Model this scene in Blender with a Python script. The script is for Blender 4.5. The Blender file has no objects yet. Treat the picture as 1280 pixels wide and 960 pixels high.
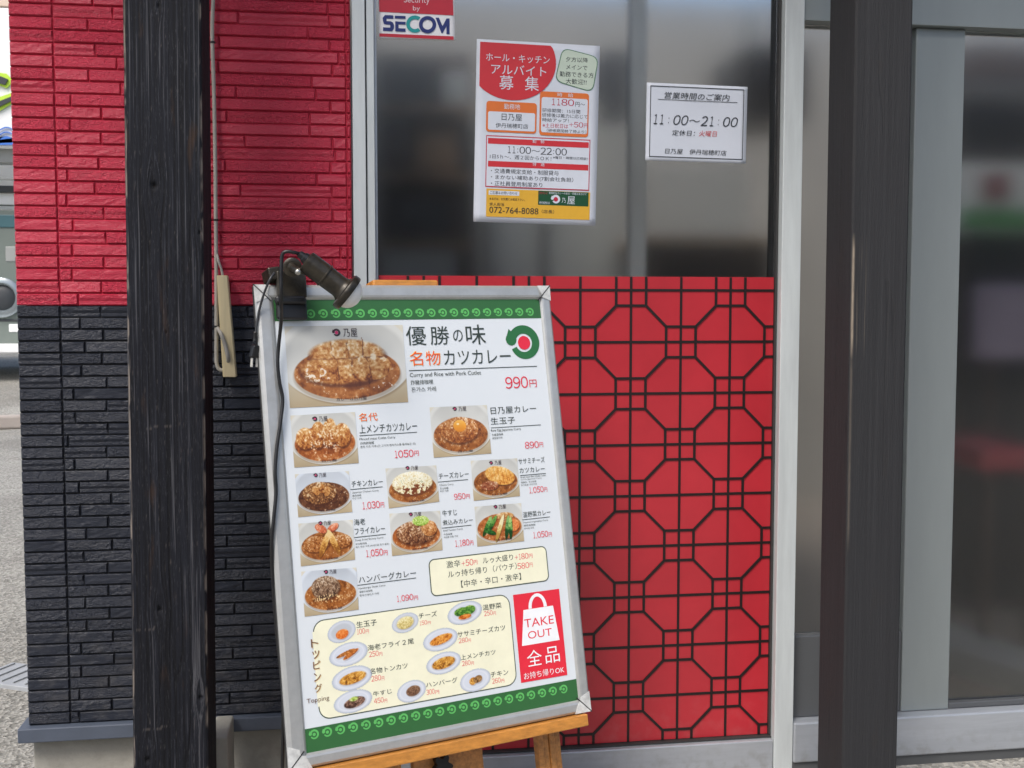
import bpy, bmesh, math, random
import numpy as np
import mathutils
from mathutils import Vector, Matrix
random.seed(7)
S = bpy.context.scene
COL = S.collection
R = math.radians
# ---------------------------------------------------------------- camera
FPX, CX, CY = 1400.0, 640.0, 480.0            # focal length in pixels of the 1280x960 photograph
PITCH, YAW = R(3.7), R(8.6)
CAM = Vector((0.0, -2.6, 1.45))
FWD = Vector((math.sin(YAW) * math.cos(PITCH), math.cos(YAW) * math.cos(PITCH), -math.sin(PITCH)))
RGT = Vector((math.cos(YAW), -math.sin(YAW), 0.0))
UP = RGT.cross(FWD)
cd = bpy.data.cameras.new('camera'); cam = bpy.data.objects.new('camera', cd); COL.objects.link(cam)
cd.sensor_width = 36.0; cd.lens = FPX / 1280.0 * 36.0; cd.clip_start = 0.05; cd.clip_end = 3000
m = Matrix.Identity(4)
for i in range(3):
    m[i][0] = RGT[i]; m[i][1] = UP[i]; m[i][2] = -FWD[i]; m[i][3] = CAM[i]
cam.matrix_world = m
cd.dof.use_dof = True; cd.dof.focus_distance = 2.35; cd.dof.aperture_fstop = 16.0
S.camera = cam
# ---------------------------------------------------------------- world and sun
SUN_EL, SUN_AZ = R(52), R(215)                # azimuth clockwise from +Y: the light comes over the camera's left shoulder
w = bpy.data.worlds.new("World"); S.world = w; w.use_nodes = True
nt = w.node_tree; bg = nt.nodes['Background']
sky = nt.nodes.new('ShaderNodeTexSky'); sky.sky_type = 'NISHITA'; sky.sun_disc = False
sky.sun_elevation = SUN_EL; sky.sun_rotation = SUN_AZ; sky.air_density = 1.0; sky.dust_density = 3.5; sky.ozone_density = 0.7
nt.links.new(sky.outputs[0], bg.inputs[0]); bg.inputs[1].default_value = 0.15
sl = bpy.data.lights.new('sun', 'SUN'); sl.energy = 1.9; sl.angle = R(24); sl.color = (1.0, 0.97, 0.93)
so = bpy.data.objects.new('sun', sl); COL.objects.link(so)
sd = Vector((math.sin(SUN_AZ) * math.cos(SUN_EL), math.cos(SUN_AZ) * math.cos(SUN_EL), math.sin(SUN_EL)))
so.rotation_euler = sd.to_track_quat('Z', 'Y').to_euler()
S.view_settings.view_transform = 'Standard'; S.view_settings.look = 'None'
S.view_settings.exposure = 0.4; S.view_settings.gamma = 1.0
S.render.engine = 'CYCLES'
S.cycles.use_denoising = True
S.cycles.max_bounces = 10; S.cycles.diffuse_bounces = 4; S.cycles.glossy_bounces = 4; S.cycles.transmission_bounces = 10
S.cycles.sample_clamp_indirect = 8

# ---------------------------------------------------------------- helpers
def ray(px, py): return FWD + RGT * ((px - CX) / FPX) - UP * ((py - CY) / FPX)
def at(px, py, Y=0.0):                        # point of the plane y = Y seen at that pixel of the photograph
    d = ray(px, py); return CAM + d * ((Y - CAM.y) / d.y)
def deep(px, py, Z): return CAM + ray(px, py) * Z
def onz(px, py, z):
    d = ray(px, py); return CAM + d * ((z - CAM.z) / d.z)
def lin(c):
    return tuple(((x / 255.0) / 12.92 if x / 255.0 <= 0.04045 else ((x / 255.0 + 0.055) / 1.055) ** 2.4) for x in c)
def tag(o, label=None, cat=None, group=None, kind=None):
    if label: o['label'] = label
    if cat: o['category'] = cat
    if group: o['group'] = group
    if kind: o['kind'] = kind
    return o
def empty(name, loc=(0, 0, 0), mat=None):
    o = bpy.data.objects.new(name, None); COL.objects.link(o); o.empty_display_size = 0.1
    if mat is not None: o.matrix_world = mat
    else: o.location = loc
    return o
def link(name, me, mat, parent=None, world=True):
    """link a mesh given in world coordinates (world=True) or in the parent's own coordinates"""
    o = bpy.data.objects.new(name, me); COL.objects.link(o)
    if mat is not None:
        for mm in (mat if isinstance(mat, (list, tuple)) else [mat]): me.materials.append(mm)
    if parent is not None:
        o.parent = parent
        if world:
            me.transform(PM(parent).inverted())
    else:
        # origin at the base of the thing
        if world and len(me.vertices):
            n = len(me.vertices); a = np.empty(n * 3); me.vertices.foreach_get('co', a); a = a.reshape(-1, 3)
            c = Vector(((a[:, 0].min() + a[:, 0].max()) / 2, (a[:, 1].min() + a[:, 1].max()) / 2, a[:, 2].min()))
            me.transform(Matrix.Translation(-c)); o.location = c
    return o
def PM(o):
    M = o.matrix_basis.copy()
    while o.parent is not None:
        o = o.parent; M = o.matrix_basis @ M
    return M
def mesh_from(name, verts, faces, smooth=False):
    me = bpy.data.meshes.new(name); me.from_pydata([tuple(v) for v in verts], [], faces)
    me.update()
    if smooth: me.shade_smooth()
    return me
def bm_mesh(name, bm, smooth=False):
    bmesh.ops.recalc_face_normals(bm, faces=bm.faces[:])
    me = bpy.data.meshes.new(name); bm.to_mesh(me); bm.free()
    if smooth: me.shade_smooth()
    return me
def box_into(bm, lo, hi, bevel=0.0, seg=2, M=None):
    r = bmesh.ops.create_cube(bm, size=1.0)
    vs = r['verts']
    lo = Vector(lo); hi = Vector(hi)
    for v in vs:
        v.co = Vector([(lo[i] + hi[i]) / 2 + v.co[i] * (hi[i] - lo[i]) for i in range(3)])
    if bevel > 0:
        es = list({e for v in vs for e in v.link_edges})
        rr = bmesh.ops.bevel(bm, geom=es, offset=bevel, segments=seg, affect='EDGES', profile=0.5)
        vs = list({v for f in rr['faces'] for v in f.verts} | {v for v in vs if v.is_valid})
    if M is not None:
        for v in vs: v.co = M @ v.co
    return vs
def box(name, lo, hi, mat, parent=None, bevel=0.0, M=None, world=True, seg=2):
    bm = bmesh.new(); box_into(bm, lo, hi, bevel, seg, M)
    return link(name, bm_mesh(name, bm), mat, parent, world)
def sweep_mesh(name, pts, rad, n=10, samples=6, closed_caps=True, rads=None):
    """tube along a smooth curve through pts"""
    P = [Vector(p) for p in pts]; C = []
    rr = rads or [rad] * len(P); RR = []
    for i in range(len(P) - 1):
        p0 = P[max(i - 1, 0)]; p1 = P[i]; p2 = P[i + 1]; p3 = P[min(i + 2, len(P) - 1)]
        for s in range(samples):
            t = s / samples
            C.append(0.5 * ((2 * p1) + (-p0 + p2) * t + (2 * p0 - 5 * p1 + 4 * p2 - p3) * t * t + (-p0 + 3 * p1 - 3 * p2 + p3) * t ** 3))
            RR.append(rr[i] * (1 - t) + rr[i + 1] * t)
    C.append(P[-1]); RR.append(rr[-1])
    verts = []; faces = []
    prev = None
    for i, c in enumerate(C):
        t = (C[min(i + 1, len(C) - 1)] - C[max(i - 1, 0)]).normalized()
        if prev is None:
            a = t.orthogonal().normalized()
        else:
            a = (prev - t * prev.dot(t)).normalized()
        prev = a; b = t.cross(a)
        for k in range(n):
            an = 2 * math.pi * k / n
            verts.append(c + (a * math.cos(an) + b * math.sin(an)) * RR[i])
    for i in range(len(C) - 1):
        for k in range(n):
            faces.append((i * n + k, i * n + (k + 1) % n, (i + 1) * n + (k + 1) % n, (i + 1) * n + k))
    if closed_caps:
        faces.append(tuple(range(n))[::-1]); faces.append(tuple((len(C) - 1) * n + k for k in range(n)))
    return mesh_from(name, verts, faces, True)
def lathe_mesh(name, p, axis, prof, n=32, smooth=True):
    """prof: list of (distance along axis, radius)"""
    p = Vector(p); ax = Vector(axis).normalized(); a = ax.orthogonal().normalized(); b = ax.cross(a)
    verts = []; faces = []
    for (d, r) in prof:
        for k in range(n):
            an = 2 * math.pi * k / n
            verts.append(p + ax * d + (a * math.cos(an) + b * math.sin(an)) * max(r, 1e-5))
    for i in range(len(prof) - 1):
        for k in range(n):
            faces.append((i * n + k, i * n + (k + 1) % n, (i + 1) * n + (k + 1) % n, (i + 1) * n + k))
    faces.append(tuple(range(n))[::-1]); faces.append(tuple((len(prof) - 1) * n + k for k in range(n)))
    me = mesh_from(name, verts, faces)
    if smooth:
        me.shade_smooth(); me.set_sharp_from_angle(angle=R(40))
    return me

# ---------------------------------------------------------------- materials
MATS = {}
def NM(name):
    m = bpy.data.materials.new(name); m.use_nodes = True
    return m, m.node_tree, m.node_tree.nodes['Principled BSDF']
def simple(name, col, rough=0.5, metal=0.0, noise=0.0, nscale=8.0, bump=0.0, bscale=60.0, stretch=(1, 1, 1), spec=0.5, coat=0.0, dirt=None, rvar=0.0):
    """principled material whose colour wanders a little and whose surface has a fine relief"""
    if name in MATS: return MATS[name]
    m, nt, b = NM(name); L = nt.links
    b.inputs['Roughness'].default_value = rough; b.inputs['Metallic'].default_value = metal
    b.inputs['Specular IOR Level'].default_value = spec
    b.inputs['Coat Weight'].default_value = coat; b.inputs['Coat Roughness'].default_value = 0.08
    b.inputs['Base Color'].default_value = (*col, 1)
    geo = nt.nodes.new('ShaderNodeTexCoord'); mp = nt.nodes.new('ShaderNodeMapping'); mp.inputs['Scale'].default_value = stretch
    L.new(geo.outputs['Object'], mp.inputs['Vector'])
    if noise > 0 or dirt:
        n = nt.nodes.new('ShaderNodeTexNoise'); n.inputs['Scale'].default_value = nscale; n.inputs['Detail'].default_value = 8; n.inputs['Roughness'].default_value = 0.65
        L.new(mp.outputs[0], n.inputs['Vector'])
        r = nt.nodes.new('ShaderNodeValToRGB')
        r.color_ramp.elements[0].position = 0.3; r.color_ramp.elements[1].position = 0.7
        d = dirt or tuple(c * (1 - noise) for c in col)
        r.color_ramp.elements[0].color = (*d, 1); r.color_ramp.elements[1].color = (*[min(1, c * (1 + noise * 0.4)) for c in col], 1)
        L.new(n.outputs[0], r.inputs[0]); L.new(r.outputs[0], b.inputs['Base Color'])
        if rvar > 0:
            mr = nt.nodes.new('ShaderNodeMapRange'); mr.inputs[3].default_value = rough + rvar; mr.inputs[4].default_value = max(0.02, rough - rvar)
            L.new(n.outputs[0], mr.inputs[0]); L.new(mr.outputs[0], b.inputs['Roughness'])
    if bump > 0:
        n2 = nt.nodes.new('ShaderNodeTexNoise'); n2.inputs['Scale'].default_value = bscale; n2.inputs['Detail'].default_value = 6
        L.new(mp.outputs[0], n2.inputs['Vector'])
        bp = nt.nodes.new('ShaderNodeBump'); bp.inputs['Strength'].default_value = bump; bp.inputs['Distance'].default_value = 0.002
        L.new(n2.outputs[0], bp.inputs['Height']); L.new(bp.outputs[0], b.inputs['Normal'])
    MATS[name] = m
    return m
def ink(name, srgb, rough=0.38):
    return simple('ink_' + name, lin(srgb), rough=rough, noise=0.06, nscale=25)

def brick_material(name, col, dark, relief=0.016):
    m, nt, b = NM(name); L = nt.links
    b.inputs['Roughness'].default_value = 0.4
    g = nt.nodes.new('ShaderNodeNewGeometry')
    mp = nt.nodes.new('ShaderNodeMapping'); mp.inputs['Scale'].default_value = (0.95, 1, 1.45); mp.inputs['Rotation'].default_value = (0, R(14), 0)
    L.new(g.outputs['Position'], mp.inputs['Vector'])
    n1 = nt.nodes.new('ShaderNodeTexNoise'); n1.inputs['Scale'].default_value = 125; n1.inputs['Detail'].default_value = 4.5; n1.inputs['Roughness'].default_value = 0.6; n1.inputs['Distortion'].default_value = 1.1
    L.new(mp.outputs[0], n1.inputs['Vector'])
    n2 = nt.nodes.new('ShaderNodeTexNoise'); n2.inputs['Scale'].default_value = 700; n2.inputs['Detail'].default_value = 3
    L.new(g.outputs['Position'], n2.inputs['Vector'])
    # roughness of the split face differs from brick to brick
    oi = nt.nodes.new('ShaderNodeObjectInfo')
    mr = nt.nodes.new('ShaderNodeMapRange'); mr.inputs[3].default_value = 0.22; mr.inputs[4].default_value = 0.85
    L.new(oi.outputs['Random'], mr.inputs[0])
    b1 = nt.nodes.new('ShaderNodeBump'); b1.inputs['Distance'].default_value = relief
    L.new(mr.outputs[0], b1.inputs['Strength']); L.new(n1.outputs[0], b1.inputs['Height'])
    b2 = nt.nodes.new('ShaderNodeBump'); b2.inputs['Distance'].default_value = 0.0004; b2.inputs['Strength'].default_value = 0.6
    L.new(n2.outputs[0], b2.inputs['Height']); L.new(b1.outputs[0], b2.inputs['Normal']); L.new(b2.outputs[0], b.inputs['Normal'])
    n3 = nt.nodes.new('ShaderNodeTexNoise'); n3.inputs['Scale'].default_value = 9; n3.inputs['Detail'].default_value = 6
    L.new(g.outputs['Position'], n3.inputs['Vector'])
    r = nt.nodes.new('ShaderNodeValToRGB'); r.color_ramp.elements[0].position = 0.25; r.color_ramp.elements[1].position = 0.75
    r.color_ramp.elements[0].color = (*dark, 1); r.color_ramp.elements[1].color = (*col, 1)
    L.new(n3.outputs[0], r.inputs[0]); 
    hs = nt.nodes.new('ShaderNodeHueSaturation'); mv = nt.nodes.new('ShaderNodeMapRange'); mv.inputs[3].default_value = 0.9; mv.inputs[4].default_value = 1.1
    L.new(oi.outputs['Random'], mv.inputs[0]); L.new(mv.outputs[0], hs.inputs['Value']); L.new(r.outputs[0], hs.inputs['Color'])
    L.new(hs.outputs[0], b.inputs['Base Color'])
    return m
M_redbrick = brick_material('red_glazed_brick', (0.53, 0.025, 0.062), (0.46, 0.019, 0.050), 0.014)
M_blackbrick = brick_material('black_glazed_brick', (0.016, 0.0205, 0.034), (0.012, 0.0155, 0.026), 0.011)
M_redjoint = simple('red_joint', (0.50, 0.018, 0.048), 0.7)
M_blackjoint = simple('black_joint', (0.008, 0.009, 0.012), 0.7)

def post_material(name, base, light, edge, brown, lo=0.35):
    m, nt, b = NM(name); L = nt.links
    b.inputs['Roughness'].default_value = 0.72; b.inputs['Specular IOR Level'].default_value = 0.25
    at_ = nt.nodes.new('ShaderNodeAttribute'); at_.attribute_name = 'grain'
    r = nt.nodes.new('ShaderNodeValToRGB')
    e = r.color_ramp.elements; e[0].position = 0.25; e[0].color = (*[c * lo for c in base], 1); e[1].position = 0.62; e[1].color = (*base, 1)
    e2 = e.new(0.86); e2.color = (*light, 1)
    L.new(at_.outputs['Fac'], r.inputs[0])
    g = nt.nodes.new('ShaderNodeNewGeometry'); mp = nt.nodes.new('ShaderNodeMapping'); mp.inputs['Scale'].default_value = (1, 1, 0.11)
    L.new(g.outputs['Position'], mp.inputs['Vector'])
    n = nt.nodes.new('ShaderNodeTexNoise'); n.inputs['Scale'].default_value = 420; n.inputs['Detail'].default_value = 5; n.inputs['Roughness'].default_value = 0.7
    L.new(mp.outputs[0], n.inputs['Vector'])
    # fine pale fibres
    r2 = nt.nodes.new('ShaderNodeValToRGB'); r2.color_ramp.elements[0].position = 0.56; r2.color_ramp.elements[1].position = 0.74
    r2.color_ramp.elements[0].color = (0, 0, 0, 1); r2.color_ramp.elements[1].color = (0.55, 0.55, 0.55, 1)
    L.new(n.outputs[0], r2.inputs[0])
    mx = nt.nodes.new('ShaderNodeMix'); mx.data_type = 'RGBA'; mx.inputs[7].default_value = (*light, 1)
    L.new(r2.outputs[0], mx.inputs[0]); L.new(r.outputs[0], mx.inputs[6])
    # rusty brown patches where the char is thin
    mp3 = nt.nodes.new('ShaderNodeMapping'); mp3.inputs['Scale'].default_value = (1, 1, 0.22); L.new(g.outputs['Position'], mp3.inputs['Vector'])
    n3 = nt.nodes.new('ShaderNodeTexNoise'); n3.inputs['Scale'].default_value = 34; n3.inputs['Detail'].default_value = 4
    L.new(mp3.outputs[0], n3.inputs['Vector'])
    r3 = nt.nodes.new('ShaderNodeValToRGB'); r3.color_ramp.elements[0].position = 0.62; r3.color_ramp.elements[1].position = 0.78
    r3.color_ramp.elements[1].color = (0.8, 0.8, 0.8, 1)
    L.new(n3.outputs[0], r3.inputs[0])
    mx2 = nt.nodes.new('ShaderNodeMix'); mx2.data_type = 'RGBA'; mx2.inputs[7].default_value = (*brown, 1)
    L.new(r3.outputs[0], mx2.inputs[0]); L.new(mx.outputs[2], mx2.inputs[6])
    ae = nt.nodes.new('ShaderNodeAttribute'); ae.attribute_name = 'worn'
    mx3 = nt.nodes.new('ShaderNodeMix'); mx3.data_type = 'RGBA'; mx3.inputs[7].default_value = (*edge, 1)
    L.new(ae.outputs['Fac'], mx3.inputs[0]); L.new(mx2.outputs[2], mx3.inputs[6]); L.new(mx3.outputs[2], b.inputs['Base Color'])
    bp = nt.nodes.new('ShaderNodeBump'); bp.inputs['Strength'].default_value = 1.0; bp.inputs['Distance'].default_value = 0.0018
    L.new(n.outputs[0], bp.inputs['Height']); L.new(bp.outputs[0], b.inputs['Normal'])
    return m
M_post = post_material('charred_wood', (0.0095, 0.011, 0.017), (0.075, 0.076, 0.084), (0.22, 0.19, 0.165), (0.045, 0.024, 0.013))
M_post2 = post_material('charred_wood_smooth', (0.030, 0.0305, 0.033), (0.036, 0.0365, 0.039), (0.36, 0.30, 0.23), (0.032, 0.029, 0.028), 0.85)

M_alu = simple('brushed_aluminium', (0.60, 0.645, 0.65), 0.42, 0.15, noise=0.17, nscale=22, bump=0.15, bscale=90, stretch=(1, 1, 0.12), rvar=0.1)
M_alurail = simple('brushed_aluminium_rail', (0.44, 0.47, 0.51), 0.4, 0.4, noise=0.18, nscale=10, bump=0.2, bscale=90, stretch=(0.15, 1, 1.5), rvar=0.1)
M_frame = simple('board_frame_aluminium', (0.50, 0.51, 0.50), 0.36, 0.5, noise=0.14, nscale=26, bump=0.25, bscale=60, rvar=0.12)
M_corner = simple('scratched_corner_plate', (0.66, 0.67, 0.65), 0.45, 0.1, noise=0.35, nscale=60, bump=0.4, bscale=120)
M_gasket = simple('black_gasket', (0.03, 0.03, 0.03), 0.6)
M_pine = simple('varnished_pine', (0.58, 0.245, 0.045), 0.38, noise=0.35, nscale=16, stretch=(0.12, 6, 6), bump=0.25, bscale=40, coat=0.3)
M_pinev = simple('varnished_pine_upright', (0.52, 0.23, 0.06), 0.38, noise=0.45, nscale=16, stretch=(7, 0.3, 7), bump=0.25, bscale=40, coat=0.3)
M_pineedge = simple('worn_pine_edge', (0.62, 0.33, 0.12), 0.5, noise=0.3, nscale=60)
M_batten = simple('pale_batten_wood', (0.66, 0.56, 0.34), 0.6, noise=0.16, nscale=12, stretch=(8, 8, 0.4), bump=0.15, bscale=60)
M_cable = simple('beige_cable_sheath', (0.36, 0.34, 0.30), 0.5, noise=0.15, nscale=30)
M_concrete = simple('concrete', (0.36, 0.35, 0.31), 0.9, noise=0.22, nscale=9, bump=0.5, bscale=160)
M_ledge = simple('grey_painted_ledge', (0.082, 0.10, 0.135), 0.45, noise=0.15, nscale=14, bump=0.15, bscale=80)
M_bronze = simple('aged_bronze_paint', (0.055, 0.047, 0.034), 0.34, 0.45, noise=0.45, nscale=30, bump=0.35, bscale=120, rvar=0.14, dirt=(0.014, 0.013, 0.011))
M_blackrub = simple('black_rubber', (0.010, 0.010, 0.011), 0.35, noise=0.4, nscale=30, bump=0.1, bscale=80)
M_steel = simple('zinc_screw', (0.5, 0.49, 0.45), 0.3, 0.9, noise=0.3, nscale=60)
M_bulb = simple('frosted_bulb', (0.80, 0.80, 0.78), 0.3, noise=0.03, nscale=20)
M_paper = simple('white_paper', (0.60, 0.64, 0.71), 0.45, noise=0.05, nscale=9, bump=0.25, bscale=10)
M_poster = simple('menu_poster_white', (0.69, 0.735, 0.765), 0.3, noise=0.025, nscale=6, bump=0.04, bscale=9, coat=0.35)
M_redpanel = simple('red_film', (0.46, 0.024, 0.036), 0.36, noise=0.16, nscale=4, bump=0.06, bscale=14, coat=0.15)
M_lattice = simple('black_lattice', (0.012, 0.006, 0.006), 0.45)

def glass_material(name, rough):
    m, nt, b = NM(name)
    b.inputs['Base Color'].default_value = (0.86, 0.88, 0.88, 1); b.inputs['Roughness'].default_value = rough
    b.inputs['Transmission Weight'].default_value = 1.0; b.inputs['IOR'].default_value = 1.45
    n = nt.nodes.new('ShaderNodeTexNoise'); n.inputs['Scale'].default_value = 1.3; n.inputs['Detail'].default_value = 2
    bp = nt.nodes.new('ShaderNodeBump'); bp.inputs['Strength'].default_value = 0.03
    nt.links.new(n.outputs[0], bp.inputs['Height']); nt.links.new(bp.outputs[0], b.inputs['Normal'])
    return m
M_glass = glass_material('frosted_window_glass', 0.17)

# ---------------------------------------------------------------- ground
GZ = 0.312
def ground_material():
    m, nt, b = NM('asphalt'); L = nt.links
    b.inputs['Roughness'].default_value = 0.9
    g = nt.nodes.new('ShaderNodeNewGeometry')
    v = nt.nodes.new('ShaderNodeTexVoronoi'); v.inputs['Scale'].default_value = 95; L.new(g.outputs['Position'], v.inputs['Vector'])
    n = nt.nodes.new('ShaderNodeTexNoise'); n.inputs['Scale'].default_value = 1.2; n.inputs['Detail'].default_value = 9; L.new(g.outputs['Position'], n.inputs['Vector'])
    r = nt.nodes.new('ShaderNodeValToRGB'); e = r.color_ramp.elements
    e[0].position = 0.0; e[0].color = (0.12, 0.117, 0.105, 1); e[1].position = 1.0; e[1].color = (0.50, 0.485, 0.45, 1)
    L.new(v.outputs['Color'], r.inputs[0])
    r2 = nt.nodes.new('ShaderNodeValToRGB'); r2.color_ramp.elements[0].position = 0.3; r2.color_ramp.elements[1].position = 0.7
    r2.color_ramp.elements[0].color = (0.7, 0.69, 0.66, 1); r2.color_ramp.elements[1].color = (1.15, 1.15, 1.12, 1)
    L.new(n.outputs[0], r2.inputs[0])
    mx = nt.nodes.new('ShaderNodeMix'); mx.data_type = 'RGBA'; mx.blend_type = 'MULTIPLY'; mx.inputs[0].default_value = 1
    L.new(r.outputs[0], mx.inputs[6]); L.new(r2.outputs[0], mx.inputs[7]); L.new(mx.outputs[2], b.inputs['Base Color'])
    bp = nt.nodes.new('ShaderNodeBump'); bp.inputs['Strength'].default_value = 0.9; bp.inputs['Distance'].default_value = 0.006
    L.new(v.outputs['Distance'], bp.inputs['Height']); L.new(bp.outputs[0], b.inputs['Normal'])
    return m
M_asphalt = ground_material()
def gheight(x, y):
    t = max(0.0, min(1.0, (y - 9.5) / 5.0)); return GZ - 0.002 + 0.42 * t
xs = [-600, -60, -20, -8, -3, 0, 2, 4, 8, 20, 60, 600]; ys = [-600, -60, -20, -8, -3, 0, 3, 6, 8, 9.5, 10.5, 11.5, 12.5, 13.5, 14.5, 18, 60, 600]
vv = [(x, y, gheight(x, y)) for y in ys for x in xs]; nx = len(xs)
ff = [(j * nx + i, j * nx + i + 1, (j + 1) * nx + i + 1, (j + 1) * nx + i) for j in range(len(ys) - 1) for i in range(nx - 1)]
o = link('ground', mesh_from('ground', vv, ff, True), M_asphalt, None, False); tag(o, kind='structure')

# ---------------------------------------------------------------- shop building: footing, ledge, eave, room behind the glass
ZB = 1.463                                     # height where the red bricks end and the black ones begin
XL = -0.705                                    # left corner of the building
shop = empty('shop_building', (0.5, 0, GZ))
tag(shop, 'restaurant building with a pale concrete footing, grey ledge and dim room behind frosted glass', 'building')
box('foundation', (XL + 0.004, 0.012, GZ - 0.1), (0.02, 0.3, 0.490), M_concrete, shop, 0.003)
box('sill_ledge', (XL - 0.018, -0.03, 0.4905), (0.018, 0.05, 0.523), M_ledge, shop, 0.0025)
box('wall_core', (XL + 0.01, 0.03, 0.524), (0.022, 0.30, 3.0), M_blackjoint, shop)
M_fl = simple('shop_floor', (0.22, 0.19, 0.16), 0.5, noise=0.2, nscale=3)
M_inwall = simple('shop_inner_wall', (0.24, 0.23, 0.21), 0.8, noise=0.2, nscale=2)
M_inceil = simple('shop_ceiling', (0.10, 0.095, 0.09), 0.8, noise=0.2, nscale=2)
M_eave = simple('eave_board', (0.30, 0.27, 0.24), 0.7, noise=0.2, nscale=5)
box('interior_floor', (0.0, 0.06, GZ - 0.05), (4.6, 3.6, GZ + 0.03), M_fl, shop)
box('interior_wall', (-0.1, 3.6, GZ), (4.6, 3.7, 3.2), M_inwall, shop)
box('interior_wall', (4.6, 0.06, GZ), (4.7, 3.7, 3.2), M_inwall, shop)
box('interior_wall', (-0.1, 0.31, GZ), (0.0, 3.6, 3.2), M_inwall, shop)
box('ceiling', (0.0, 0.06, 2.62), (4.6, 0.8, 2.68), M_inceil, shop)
box('upper_wall', (0.03, 0.0, 2.75), (4.7, 0.06, 3.2), M_redjoint, shop)
box('upper_wall', (XL, 0.0, 3.0), (0.03, 0.06, 3.2), M_redjoint, shop)
box('eave', (XL - 0.5, -0.8, 3.2), (4.9, 0.4, 3.28), M_eave, shop)

# building across the street, mirrored in the glass
opp = empty('street_building', (1.0, -15, GZ)); tag(opp, 'low building across the street that is mirrored in the shop glass', 'building')
M_opp = simple('street_building_wall', (0.16, 0.15, 0.14), 0.8, noise=0.3, nscale=.6)
M_oppw = simple('street_building_window', (0.03, 0.035, 0.04), 0.15)
box('wall', (-14, -21, GZ), (-1.6, -15, 5.5), M_opp, opp); box('wall', (-1.4, -22, GZ), (6.2, -15.6, 4.9), simple('street_building_dark', (0.07, 0.06, 0.055), 0.8, noise=.3, nscale=.6), opp); box('wall', (6.4, -21, GZ), (20, -15, 5.9), M_opp, opp)
for k in range(7):
    for j in range(2):
        if -13 + k * 4.6 < 18: box('window', (-13 + k * 4.6, -15.62 if -1.4 < -13 + k * 4.6 < 6.2 else -15.02, 1.2 + j * 2.1), (-11 + k * 4.6, -15.58 if -1.4 < -13 + k * 4.6 < 6.2 else -14.97, 2.5 + j * 2.1), M_oppw, opp)

# ---------------------------------------------------------------- brick walls
def brick_mesh(L, h, kind, rnd):
    d = 0.0115; nx = max(3, int(L / 0.014)); nz = 3
    verts = []; faces = []
    c = 0.0022
    for j in range(nz + 1):
        for i in range(nx + 1):
            u = i / nx; v = j / nz
            x = c + (L - 2 * c) * u; z = c + (h - 2 * c) * v
            y = -d + rnd.uniform(-0.0006, 0.0006)
            if kind == 1 and v > 0.5: y = -d + 0.0003          # smooth upper half
            if kind == 2: y = -d + 0.002 * v + rnd.uniform(-0.0003, 0.0003)
            if kind == 3 and v < 0.5: y = -d + 0.0025
            verts.append((x, y, z))
    def idx(i, j): return j * (nx + 1) + i
    for j in range(nz):
        for i in range(nx): faces.append((idx(i, j), idx(i + 1, j), idx(i + 1, j + 1), idx(i, j + 1)))
    base = len(verts)
    # outer rim of the chamfer, then the back
    ring = [idx(i, 0) for i in range(nx + 1)] + [idx(nx, j) for j in range(1, nz + 1)] + [idx(i, nz) for i in range(nx - 1, -1, -1)] + [idx(0, j) for j in range(nz - 1, 0, -1)]
    n = len(ring)
    for k in ring:
        x, y, z = verts[k]
        ox = 0.0 if x <= c + 1e-6 else (L if x >= L - c - 1e-6 else x); oz = 0.0 if z <= c + 1e-6 else (h if z >= h - c - 1e-6 else z)
        verts.append((ox, -d + 0.0034, oz))
    for k in ring:
        x, y, z = verts[base + ring.index(k)]
        verts.append((x, 0.004, z))
    for k in range(n):
        a, b_ = k, (k + 1) % n
        faces.append((ring[a], base + a, base + b_, ring[b_])[::-1][::-1])
        faces.append((base + a, base + n + a, base + n + b_, base + b_))
    me = mesh_from('brick', verts, faces)
    return me
def row_bounds():
    rows = []
    z = ZB
    for k in range(36): rows.append((z - 0.02608, z, 'black')); z -= 0.02608
    z = ZB
    for k in range(41): rows.append((z, z + 0.0271, 'red')); z += 0.0271
    return sorted(rows)
ROWS = row_bounds()
def pxrow(z, x0=100):                           # photograph row of that height, at column x0
    p = Vector((at(x0, 400).x, 0, z)) - CAM
    return CY - FPX * p.dot(UP) / p.dot(FWD)
rj = random.Random(3)
def wall_section(name, x0, x1, joint_fn, label, main_joint=None):
    t = empty(name, ((x0 + x1) / 2, 0, ROWS[0][0])); tag(t, label, 'wall', 'glazed brick cladding beside the posts')
    box('brick_backing', (x0 + 0.002, -0.0055, ROWS[0][0]), (x1, 0.029, ZB - 0.0005), M_blackjoint, t)
    box('brick_backing', (x0 + 0.002, -0.0055, ZB + 0.0005), (x1, 0.029, 3.0), M_redjoint, t)
    n = 0
    for k, (z0, z1, c) in enumerate(ROWS):
        js = [x0] + sorted(joint_fn(k, (z0 + z1) / 2)) + [x1]
        for a, b_ in zip(js[:-1], js[1:]):
            g = 0.0012
            if b_ - a < 0.006: continue
            me = brick_mesh(b_ - a - 2 * g, z1 - z0 - 0.0028, rj.choice([0, 0, 0, 0, 1, 2, 3]), rj)
            o = bpy.data.objects.new('brick', me); COL.objects.link(o)
            me.materials.append(M_redbrick if c == 'red' else M_blackbrick)
            o.parent = t; o.location = Vector((a + g, rj.uniform(-0.0008, 0.0008), z0 + 0.0014)) - t.location
            n += 1
    return t
SH, LO = [84, 94, 86, 93, 88, 96, 88, 91, 96, 91, 101], [120, 126, 118, 129, 118, 130, 123, 130, 133, 126, 131, 124]
XM = at(71, 60).x * 0.5 + at(84, 800).x * 0.5
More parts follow.
